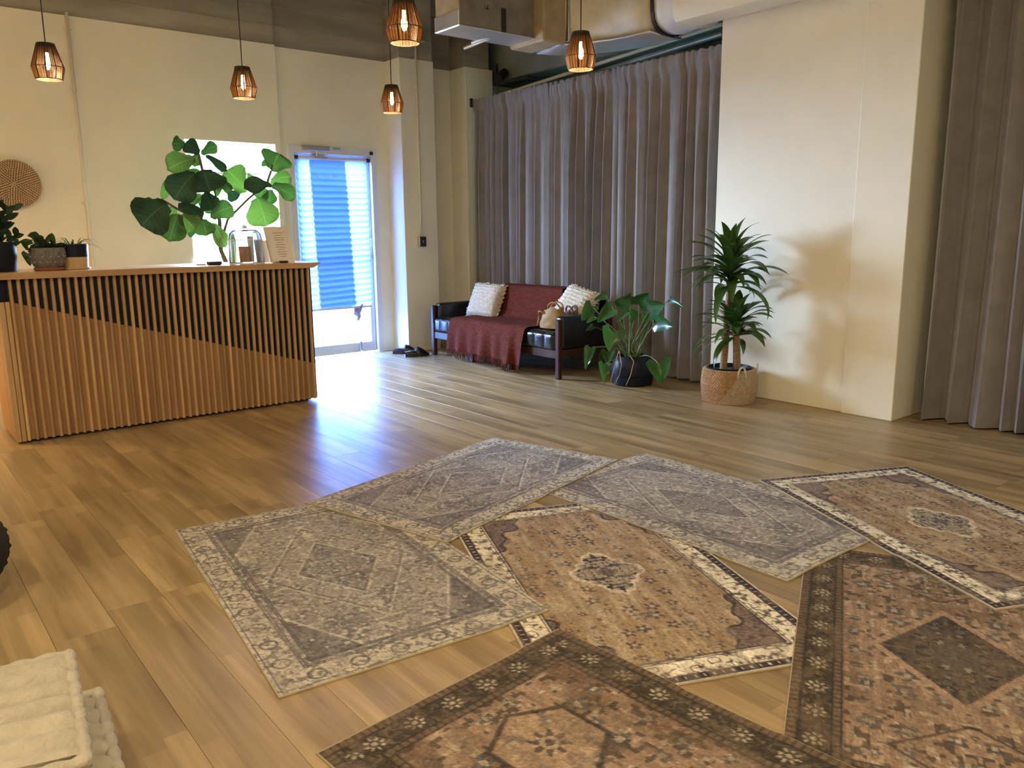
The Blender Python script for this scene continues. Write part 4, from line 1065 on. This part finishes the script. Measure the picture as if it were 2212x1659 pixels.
c1 = [dc + Vector((-.035, .03, .23)), (dc + Vector((-.03, .03, .6))).lerp(Vector((h1.x, h1.y, .6)), .6), h1 - Vector((0, 0, .02))]
c2_ = [dc + Vector((.02, -.05, .23)), (dc + Vector((.02, -.05, .4))).lerp(Vector((h2.x, h2.y, .4)), .5), h2]
Geo().tube(c1, [.026, .024, .023], 14).build('cane', MT['cane'], dr, smooth='auto')
Geo().tube(c2_, [.028, .026, .024], 14).build('cane', MT['cane'], dr, smooth='auto')


def dleaf(head, az, el, L_, w, curl, seed):
    rr = random.Random(seed); d = Vector((math.cos(az), math.sin(az), 0)); V = []; F = []; nl = 11
    p_ = Vector(head); e = el; s = Vector((-math.sin(az), math.cos(az), 0))
    for i in range(nl + 1):
        t = i / nl; hw = w / 2 * min(1, .30 + t * 2.4) * max(.02, 1 - max(0, (t - .4) / .6) ** 1.8)
        nrm = Vector((-math.sin(e) * d.x, -math.sin(e) * d.y, math.cos(e)))
        tw = s * math.cos(.3 * t) + nrm * math.sin(.3 * t)
        V += [p_ - tw * hw + nrm * hw * .2, p_ + nrm * .0, p_ + tw * hw + nrm * hw * .2]
        p_ = p_ + (d * math.cos(e) + Vector((0, 0, math.sin(e)))) * (L_ / nl); e -= curl / nl * (0.4 + 1.2 * t)
    for i in range(nl):
        for q in (0, 1): F.append((i * 3 + q, i * 3 + q + 1, i * 3 + q + 4, i * 3 + q + 3))
    return Geo().add(V, F).build('leaf', MT['dracaena'], dr, smooth=True)


rd_ = random.Random(17)
for head, n_, zs, L0, top in ((h1, 72, .19, .44, 1.35), (h2, 52, .13, .37, 1.2)):
    for i in range(n_):
        t = i / (n_ - 1); az = i * 2.399 + rd_.uniform(-.2, .2)
        el = .22 + (top - .22) * t ** 1.0 + rd_.uniform(-.42, .38); L_ = L0 * (1.0 - .22 * t) * rd_.uniform(.85, 1.1)
        if math.cos(az) > .3 : L_ *= .62 if t < .8 else .9      # the column limits the side next to it
        hp = head + Vector((0, 0, -.03 + zs * t))
        dleaf(hp, az, el, L_, .070 * rd_.uniform(.85, 1.15), rd_.uniform(1.2, 2.3) * (1 - .35 * t), i)

# ------------------------------------------------------------------ rugs
rng = np.random.default_rng(5)


def vnoise(x, y, seed):
    r = np.random.default_rng(seed); T_ = r.random((256, 256)); xi = np.floor(x).astype(int); yi = np.floor(y).astype(int)
    fx_, fy_ = x - xi, y - yi; fx_ = fx_ * fx_ * (3 - 2 * fx_); fy_ = fy_ * fy_ * (3 - 2 * fy_)
    g_ = lambda a, b: T_[a % 256, b % 256]
    return (g_(xi, yi) * (1 - fx_) + g_(xi + 1, yi) * fx_) * (1 - fy_) + (g_(xi, yi + 1) * (1 - fx_) + g_(xi + 1, yi + 1) * fx_) * fy_


def fbm(x, y, seed, o=3): return sum(vnoise(x * 2 ** i + 17 * i, y * 2 ** i, seed + i) * .5 ** i for i in range(o)) / (2 - .5 ** (o - 1))


def sstep(a, b, x): t = np.clip((x - a) / (b - a), 0, 1); return t * t * (3 - 2 * t)


def mixc(c, col_, k_): return c * (1 - k_[..., None]) + np.array(col_) * k_[..., None]


def flowers(u, v, pitch, rad, seed, petals=5, dens=.8, sym=True):
    """jittered rosettes: returns (petal mask, centre mask)"""
    a, b = (np.abs(u), np.abs(v)) if sym else (u + 10, v + 10)
    i, j = np.floor(a / pitch).astype(int), np.floor(b / pitch).astype(int); r = np.random.default_rng(seed)
    JX, JY, JR, JK = r.random((64, 64)), r.random((64, 64)), r.random((64, 64)), r.random((64, 64))
    cx, cy = (i + .3 + .4 * JX[i % 64, j % 64]) * pitch, (j + .3 + .4 * JY[i % 64, j % 64]) * pitch
    dx, dy = a - cx, b - cy; rr = np.hypot(dx, dy); an = np.arctan2(dy, dx)
    R_ = rad * (.6 + .7 * JR[i % 64, j % 64]); on = JK[i % 64, j % 64] < dens
    pet = (rr < R_ * (.72 + .28 * np.cos(an * petals + 6 * JX[i % 64, j % 64]))) & on
    return pet.astype(float), ((rr < R_ * .35) & on).astype(float)


def curls(u, v, sc, seed, w=.06):
    n = fbm(np.abs(u) * sc, np.abs(v) * sc, seed, 2); return sstep(w, w * .4, np.abs(n - .5))


def rug_cols(kind, u, v, L_, Wd, seed):
    d = np.minimum(L_ / 2 - np.abs(u), Wd / 2 - np.abs(v)); al = np.where(L_ / 2 - np.abs(u) < Wd / 2 - np.abs(v), v, u)   # along the border
    wear = fbm(u * 5, v * 60, seed + 3, 3); blot = fbm(u * 7, v * 7, seed + 9, 3); spk = fbm(u * 130, v * 130, seed + 20, 2)
    if kind == 'grey':
        base, dark, lite = (.30, .27, .245), (.135, .12, .122), (.46, .42, .365)
        c = np.ones(u.shape + (3,)) * np.array(base)
        c = mixc(c, dark, sstep(.42, .75, blot) * .55)
        c = mixc(c, dark, (vnoise(np.abs(u) * 70, np.abs(v) * 70, seed) > .70) * .55); c = mixc(c, lite, (vnoise(np.abs(u) * 60 + 9, np.abs(v) * 60, seed + 1) > .76) * .6)
        m = np.abs(u) / .46 + np.abs(v) / .27
        for k_ in (.55, .60, .98, 1.03): c = mixc(c, dark if k_ in (.55, .98) else lite, sstep(.022, .008, np.abs(m - k_)) * .75)
        c = mixc(c, dark, (m < .53) * .30); c = mixc(c, lite, curls(u, v, 26, seed + 4, .05) * .45)
        sp_ = (np.abs(u) / (L_ / 2 - .13) + np.abs(v) / (Wd / 2 - .12)); c = mixc(c, dark, sstep(1.42, 1.47, sp_) * .55 * (d > .13)); c = mixc(c, lite, sstep(.02, .006, np.abs(sp_ - 1.42)) * .7)
        pet, ce = flowers(u, v, .075, .022, seed + 5); c = mixc(c, dark, pet * .5); c = mixc(c, lite, ce * .7)
        bd = (d < .105); c = np.where(bd[..., None], mixc(np.ones_like(c) * np.array((.42, .38, .32)), dark, (vnoise(u * 75, v * 75, seed + 6) > .66) * .6), c)
        r_ = np.hypot(np.mod(al, .13) - .065, d - .057); c = mixc(c, dark, sstep(.006, .002, np.abs(r_ - .026)) * bd * .8); c = mixc(c, dark, curls(u + 3, v + 3, 34, seed + 8, .045) * bd * .55)
        for q in (.014, .105, .115, .135, .142): c = mixc(c, dark, sstep(.0045, .0015, np.abs(d - q)) * .8)
    elif kind == 'tan':
        base, dark, lite = (.31, .225, .145), (.085, .063, .064), (.56, .49, .38)
        c = np.ones(u.shape + (3,)) * np.array(base); c = mixc(c, (.42, .335, .24), sstep(.4, .7, wear) * .6); c = mixc(c, (.23, .155, .095), sstep(.45, .75, blot) * .45)
        pet, ce = flowers(u, v, .082, .024, seed, 5, .85); c = mixc(c, dark, pet * .75); c = mixc(c, lite, ce * .5)
        pet, ce = flowers(u + .04, v + .03, .05, .011, seed + 2, 4, .7); c = mixc(c, dark, pet * .6); c = mixc(c, (.42, .335, .24), sstep(.55, .8, fbm(u * 9, v * 30, seed + 50, 3)) * .7)
        m = np.abs(u) / .21 + np.abs(v) / .155 + .06 * np.cos(np.arctan2(v, u) * 12)
        c = mixc(c, lite, (m < 1.0) * .6); c = mixc(c, dark, (m < .85) * .35); c = mixc(c, dark, (m < .9) * curls(u, v, 42, seed + 5, .09)); c = mixc(c, dark, sstep(.03, .01, np.abs(m - .62)) * .8); c = mixc(c, dark, (m < .25) * .6)
        sp_ = np.abs(u) / (L_ / 2 - .12) + np.abs(v) / (Wd / 2 - .12) + .05 * np.cos(u * 60) + .05 * np.cos(v * 60)
        inn = d > .118; c = mixc(c, (.20, .15, .135), (sp_ > 1.50) * inn * .8); c = mixc(c, dark, ((sp_ > 1.47) & (sp_ < 1.53)) * inn * .85); c = mixc(c, dark, (sp_ > 1.5) * inn * curls(u, v, 40, seed + 7, .07) * .6)
        bd = (d > .034) & (d < .118); cb = np.ones_like(c) * np.array(lite); cb = mixc(cb, dark, curls(u + 5, v + 2, 30, seed + 11, .06) * .85); pet, ce = flowers(u, v, .062, .019, seed + 13, 5, .9, False)
        cb = mixc(cb, (.22, .17, .13), pet * .7); cb = mixc(cb, dark, ce * .8); c = np.where(bd[..., None], cb, c)
        od = d <= .034; co = np.ones_like(c) * np.array(dark); co = mixc(co, lite, ((np.mod(al, .03) < .006) & (d > .014) & (d < .03)) * .7); c = np.where(od[..., None], co, c)
        c = mixc(c, lite, (d < .008) * .9)
        for q in (.036, .112, .122): c = mixc(c, dark, sstep(.004, .0015, np.abs(d - q)) * .8)
    else:
        base, dark, lite = (.215, .148, .104), (.055, .045, .037), (.35, .28, .205)
        bu, bv = np.round(np.abs(u) / .007) * .007, np.round(np.abs(v) / .007) * .007
        c = np.ones(u.shape + (3,)) * np.array(base); c = mixc(c, (.30, .215, .155), sstep(.4, .7, wear) * .6); c = mixc(c, (.13, .09, .062), sstep(.45, .72, blot) * .55)
        c = mixc(c, dark, (vnoise(bu * 48, bv * 48, seed) > .70) * .65); c = mixc(c, lite, (vnoise(bu * 55 + 7, bv * 55, seed + 1) > .77) * .5)
        pet, ce = flowers(bu, bv, .10, .03, seed + 2, 4, .7); c = mixc(c, (.085, .085, .08), pet * .7); c = mixc(c, lite, ce * .6)
        if kind == 'brown_diamond':
            m = np.abs(u) / .27 + np.abs(v) / .20; c = mixc(c, (.29, .20, .14), (np.abs(m - 1.08) < .07) * .8); c = mixc(c, dark, (m < 1.0) * .62)
            c = mixc(c, (.12, .09, .075), (m < .35) * .6); pet, ce = flowers(bu, bv, .055, .014, seed + 3, 4, .8); c = mixc(c, lite, pet * (m < .9) * .35)
            for k_ in (.5, .5): pass
            m2 = np.abs(np.abs(u) - .52) / .15 + np.abs(v) / .2; c = mixc(c, dark, sstep(.05, .02, np.abs(m2 - 1)) * .7)
        else:
            uu = np.mod(u + .19, .38) - .19; hx = np.maximum(np.abs(uu) * .87 + np.abs(v) * .5, np.abs(v))
            c = mixc(c, dark, sstep(.010, .004, np.abs(hx - .135)) * .75); c = mixc(c, (.29, .21, .145), (hx < .125) * .45); pet, ce = flowers(uu, v, .2, .001, 1); an = np.arctan2(v, uu); rr = np.hypot(uu, v)
            c = mixc(c, dark, (rr < .055 * (.75 + .25 * np.cos(an * 8))) * .7); c = mixc(c, lite, (np.abs(rr - .02) < .006) * .6)
            sp_ = np.abs(v) - .24 - .04 * np.cos(u * 16); c = mixc(c, (.11, .07, .045), sstep(0, .02, sp_) * .5)
        bd = (d > .03) & (d < .112); cb = np.ones_like(c) * np.array((.075, .057, .04)); cb = mixc(cb, (.15, .11, .075), (vnoise(u * 80, v * 80, seed + 6) > .62) * .55)
        q = np.mod(al, .125) - .0625; rr = np.hypot(q, d - .07); an = np.arctan2(d - .07, q); cb = mixc(cb, lite, (rr < .030 * (.7 + .3 * np.cos(an * 8))) * .75); cb = mixc(cb, dark, (np.abs(rr - .012) < .004) * .8)
        cb = mixc(cb, (.20, .16, .12), curls(u, v, 38, seed + 9, .035) * .4); c = np.where(bd[..., None], cb, c)
        gd = (d <= .03) | ((d >= .112) & (d < .135)); cg = np.ones_like(c) * np.array((.15, .105, .07)); cg = mixc(cg, dark, ((np.mod(al, .022) < .008)) * .55); c = np.where(gd[..., None], cg, c)
        for qq in (.030, .112, .135): c = mixc(c, dark, sstep(.004, .0015, np.abs(d - qq)) * .85)
    dist = sstep(.46, .72, fbm(u * 11 + 4, v * 26, seed + 40, 4)); c = mixc(c, c.mean((0, 1)), dist * .45)      # worn, distressed print
    av = c.mean((0, 1)); c = av * np.power(np.maximum(c, .004) / av, 1.45)
    grit = (rng.random(u.shape) * .5 + .75); c = c * grit[..., None]
    c = c * (0.72 + .56 * spk)[..., None] * (.86 + .28 * fbm(u * 3, v * 40, seed + 30, 2))[..., None]
    return np.clip(c, 0.005, 1)


m_rug, nt, bsdf = new_mat('printed_rug'); bsdf.inputs['Roughness'].default_value = .85; bsdf.inputs['Specular IOR Level'].default_value = .22
at_ = nt.nodes.new('ShaderNodeVertexColor'); at_.layer_name = 'Pattern'; nt.links.new(at_.outputs['Color'], bsdf.inputs['Base Color'])
wv = nt.nodes.new('ShaderNodeTexNoise'); wv.inputs['Scale'].default_value = 420; tco = nt.nodes.new('ShaderNodeTexCoord'); nt.links.new(tco.outputs['Object'], wv.inputs['Vector'])
bpn = nt.nodes.new('ShaderNodeBump'); bpn.inputs['Strength'].default_value = .35; bpn.inputs['Distance'].default_value = .002; nt.links.new(wv.outputs[0], bpn.inputs['Height']); nt.links.new(bpn.outputs[0], bsdf.inputs['Normal'])

RUGS = []      # (A corner, long dir, short dir, length, width)
RT_ = .0045


def sd_in(r, P):
    A_, e1, e2, L_, Wd = r; q = P - A_; a = q @ e1; b = q @ e2
    return np.minimum(np.minimum(a, L_ - a), np.minimum(b, Wd - b))


def rug(A_, B_, C_, kind, seed, label, over, bow=0.0):
    """A > B is the long side, A > C the short side"""
    A_, B_, C_ = (np.array(q, float) for q in (A_, B_, C_)); e1 = B_ - A_; L_ = np.linalg.norm(e1); e1 /= L_
    e2 = np.array([-e1[1], e1[0]]); e2 = e2 if e2 @ (C_ - A_) > 0 else -e2; Wd = abs((C_ - A_) @ e2)
    me_r = (A_, e1, e2, L_, Wd); nu, nv = int(L_ / .0046), int(Wd / .0046)
    uu, vv = np.meshgrid(np.linspace(0, 1, nu + 1), np.linspace(0, 1, nv + 1)); P = A_ + uu[..., None] * L_ * e1 + vv[..., None] * Wd * e2
    if bow: P = P + (e2 * bow)[None, None, :] * (np.sin(np.pi * uu))[..., None]
    base = np.zeros(uu.shape)
    for k_ in over: base = base + RT_ * 1.15 * sstep(-.035, .012, sd_in(RUGS[k_], P))
    base = base + .0012 * (fbm(P[..., 0] * 4, P[..., 1] * 4, seed, 2))
    top = base + RT_; n1 = (nu + 1) * (nv + 1)
    cols = rug_cols(kind, (uu - .5) * L_, (vv - .5) * Wd, L_, Wd, seed)
    c0 = P.reshape(-1, 2).mean(0); o_ = np.array([c0[0], c0[1], 0.0])
    V = np.concatenate([P, top[..., None]], -1).reshape(-1, 3) - o_
    idx = np.arange(n1).reshape(nv + 1, nu + 1)
    F = np.stack([idx[:-1, :-1], idx[:-1, 1:], idx[1:, 1:], idx[1:, :-1]], -1).reshape(-1, 4)
    if (e1[0] * e2[1] - e1[1] * e2[0]) < 0: F = F[:, ::-1]
    me = bpy.data.meshes.new('rug_pile'); me.vertices.add(n1); me.vertices.foreach_set('co', V.ravel()); me.loops.add(F.size); me.loops.foreach_set('vertex_index', F.ravel().astype(np.int32))
    me.polygons.add(len(F)); me.polygons.foreach_set('loop_start', np.arange(0, F.size, 4, dtype=np.int32)); me.polygons.foreach_set('loop_total', np.full(len(F), 4, dtype=np.int32))
    me.polygons.foreach_set('use_smooth', np.ones(len(F), dtype=bool)); me.update(calc_edges=True); me.validate()
    ca = me.color_attributes.new('Pattern', 'FLOAT_COLOR', 'POINT'); ca.data.foreach_set('color', np.concatenate([cols, np.ones(uu.shape + (1,))], -1).reshape(-1).astype(np.float32)); me.materials.append(m_rug)
    r = thing('rug', label, 'rug', o_, 'overlapping rugs'); o = bpy.data.objects.new('pile', me); col.objects.link(o); put(o, o_, r)
    # bound edge and backing: a closed rim around the pile
    per = np.concatenate([idx[0, :], idx[1:, -1], idx[-1, -2::-1], idx[-2:0:-1, 0]])[::3]; Vt = V[per]; bb = base.reshape(-1)[per]
    out = Vt - np.array([0, 0, 0]); out = out + (Vt - V.mean(0)) * np.array([.004, .004, 0]); n = len(per)
    lo_ = out.copy(); lo_[:, 2] = bb + .0003; up_ = out.copy(); up_[:, 2] = Vt[:, 2] - .0006; ins_ = Vt.copy(); ins_[:, 2] += .0004; ins_[:, :2] -= (Vt - V.mean(0))[:, :2] * .004
    AV = np.concatenate([lo_, up_, ins_]) + o_; FF = [(i, (i + 1) % n, (i + 1) % n + n, i + n) for i in range(n)] + [(i + n, (i + 1) % n + n, (i + 1) % n + 2 * n, i + 2 * n) for i in range(n)]
    Geo().add([tuple(q) for q in AV], FF).build('binding', MT['rug_edge'], r)
    RUGS.append(me_r); return r


# 0 tan centre, 1 brown right, 2 grey left, 3 blue grey right, 4 brown front, 5 grey back, 6 tan right
rug((1.905, 2.82), (1.30, 1.44), (2.74, 2.46), 'tan', 3, 'tan rug with cream border and small medallion, in the middle of the rugs', [])
rug((2.815, 1.615), (1.50, .895), (3.23, .84), 'brown_diamond', 11, 'brown rug with a dark central diamond at the lower right', [0])
rug((.92, 3.45), (.75, 1.955), (1.82, 3.345), 'grey', 21, 'faded grey rug lying furthest left', [0])
rug((2.457, 2.935), (2.455, 1.475), (3.345, 2.937), 'grey', 35, 'faded blue grey rug between the tan medallion rug and the tan rug at the right', [0, 1])
rug((1.585, 1.737), (1.71, .24), (.722, 1.678), 'brown', 41, 'brown rug with hexagon motifs at the bottom edge of the picture', [0, 1])
rug((1.50, 3.41), (2.915, 3.785), (1.71, 2.565), 'grey', 52, 'faded grey rug furthest back, on the way to the door', [2, 0, 3])
rug((3.40, 2.235), (2.77, .906), (4.19, 1.853), 'tan', 61, 'tan rug with dark edged border at the right edge of the picture', [1, 3])

# ------------------------------------------------------------------ floor cushions and pouf at the left
def floor_cushion(c, sx, sy_, h, yaw, label, seed, nch=7):
    c = Vector(c); R_ = Matrix.Rotation(yaw, 3, 'Z'); t_ = thing('floor_cushion', label, 'cushion', c, 'tufted floor cushions')

    def fn(u, v):
        # closed superellipse tube: v around the section (y,z) direction, u along x
        a = 2 * math.pi * v; ca, sa = math.cos(a), math.sin(a); k_ = (abs(ca) ** 5 + abs(sa) ** 5) ** (-1 / 5)
        y = ca * k_ * sy_ / 2; z = sa * k_ * h / 2; x = (u - .5) * sx
        e = 1 - max(0, (abs(u - .5) * 2 - .93) / .07) ** 2 * .25
        top = max(0, sa) if abs(z) > h * .38 else 0
        ch = abs(math.sin(math.pi * (y / sy_ + .5) * nch)) ** .5
        wv_ = .012 * math.sin(x * 11 + y * 4 + seed)
        z2 = z * e + (h * .32 * (ch - .6) if z > h * .38 else 0) + (.02 * (1 - (2 * u - 1) ** 2) if z > 0 else 0)
        return c + R_ @ Vector((x, y * (1 if e > .99 else .985) + wv_ * (abs(z) > h * .4), z2 + h / 2))
    g = Geo().grid(fn, 44, 110)
    w = 45
    g.f.append(tuple(j * w for j in range(110))); g.f.append(tuple(j * w + 44 for j in range(110))[::-1])
    g.build('cover', MT['cushion'], t_, smooth='auto')
    # rolled, stitched edge top and bottom
    for zz in (h - .008, .014):
        g = Geo(); pts = []; rs = []; rr = random.Random(seed)
        cor = [(-sx / 2, -sy_ / 2), (sx / 2, -sy_ / 2), (sx / 2, sy_ / 2), (-sx / 2, sy_ / 2), (-sx / 2, -sy_ / 2)]
        for (x0, y0), (x1, y1) in zip(cor, cor[1:]):
            n_ = int(math.hypot(x1 - x0, y1 - y0) / .012)
            for i in range(n_):
                t = i / n_; pts.append(c + R_ @ Vector((x0 + (x1 - x0) * t, y0 + (y1 - y0) * t, zz))); rs.append(.014 * (.72 + .42 * abs(math.sin(math.pi * (len(pts)) / 4.6))))
        pts.append(pts[0]); rs.append(rs[0]); g.tube(pts, rs, 9); g.build('rolled_edge', MT['cushion'], t_, smooth=True)


floor_cushion((-.083, 1.84, .0), .78, .52, .145, math.radians(-6), 'beige tufted floor cushion at the bottom of the stack, offset to the right', 5)
floor_cushion((-.12, 1.835, .17), .74, .46, .115, math.radians(-7), 'beige channelled floor cushion on top of the stack at the lower left', 2)
floor_cushion((-.105, 1.31, .0), .74, .46, .185, math.radians(-10), 'beige floor cushion in front of the stack at the bottom left corner', 8)
c = Vector((-.012, 3.30, 0))
pf_ = thing('pouf', 'round charcoal knitted pouf cut by the left edge of the picture', 'pouf', c)
g = Geo()
prf = [(.02, 0), (.2, 0)] + [(.2 + .115 * math.sin(math.pi * (i / 24)) ** .6 + .006 * abs(math.sin(i * 1.57)), .02 + .30 * i / 24) for i in range(25)] + [(.12, .325), (.02, .325)]
g.lathe(prf, c, 48, wob=lambda a, z: 1 + .012 * math.cos(a * 24 + z * 60), caps=True).build('body', MT['pouf'], pf_, smooth=True)

# ------------------------------------------------------------------ lamps outside the frame: floor lamp by the wall, unseen ceiling fixtures added as warm fill light
lx, ly = -.45, 6.65
lp = thing('floor_lamp', 'floor lamp with linen shade standing behind the counter, left of the picture', 'lamp', (lx, ly, 0))
Geo().lathe([(0, 0), (.14, 0), (.14, .02), (.02, .03), (0, .03)], (lx, ly, 0), 24).build('base', MT['black'], lp, smooth='auto')
Geo().tube([(lx, ly, .03), (lx, ly, 1.55)], .01, 10).build('pole', MT['black'], lp, smooth='auto')
Geo().lathe([(.20, 1.45), (.15, 1.75)], (lx, ly, 0), 28).build('lamp_shade', MT['lampshade'], lp, smooth=True)
l = bpy.data.lights.new('floor_lamp_light', 'POINT'); l.energy = 70; l.color = (1, .68, .33); l.shadow_soft_size = .06
lo = bpy.data.objects.new('floor_lamp_light', l); col.objects.link(lo); lo.parent = lp; lo.location = (0, 0, 1.6)
for i, (x, y) in enumerate(((.3, .5), (-.9, -.8), (1.4, -1.5), (-1.2, 2.2))):  # unseen fill lights added to brighten the foreground
    cl = thing('ceiling_fill_light', ['added round fill light straight above the camera', 'added round fill light behind the camera on the left', 'added round fill light furthest behind the camera', 'added round fill light left of the rugs'][i], 'lamp', (x, y, CEIL - .07), 'added fill lights')
    Geo().lathe([(.0, .07), (.24, .07), (.24, .0), (.225, .0), (.225, .05), (0, .05)], (x, y, CEIL - .07), 28).build('housing', MT['white_frame'], cl, smooth='auto')
    a = area_light('ceiling_fill_lamp', (x, y, CEIL - .045), (.42, .42), 30, (1, .80, .50), (0, 0, 0), 'DISK'); a.parent = cl; a.location = (0, 0, .03)
print('planks', npl, 'objects', len(bpy.data.objects))
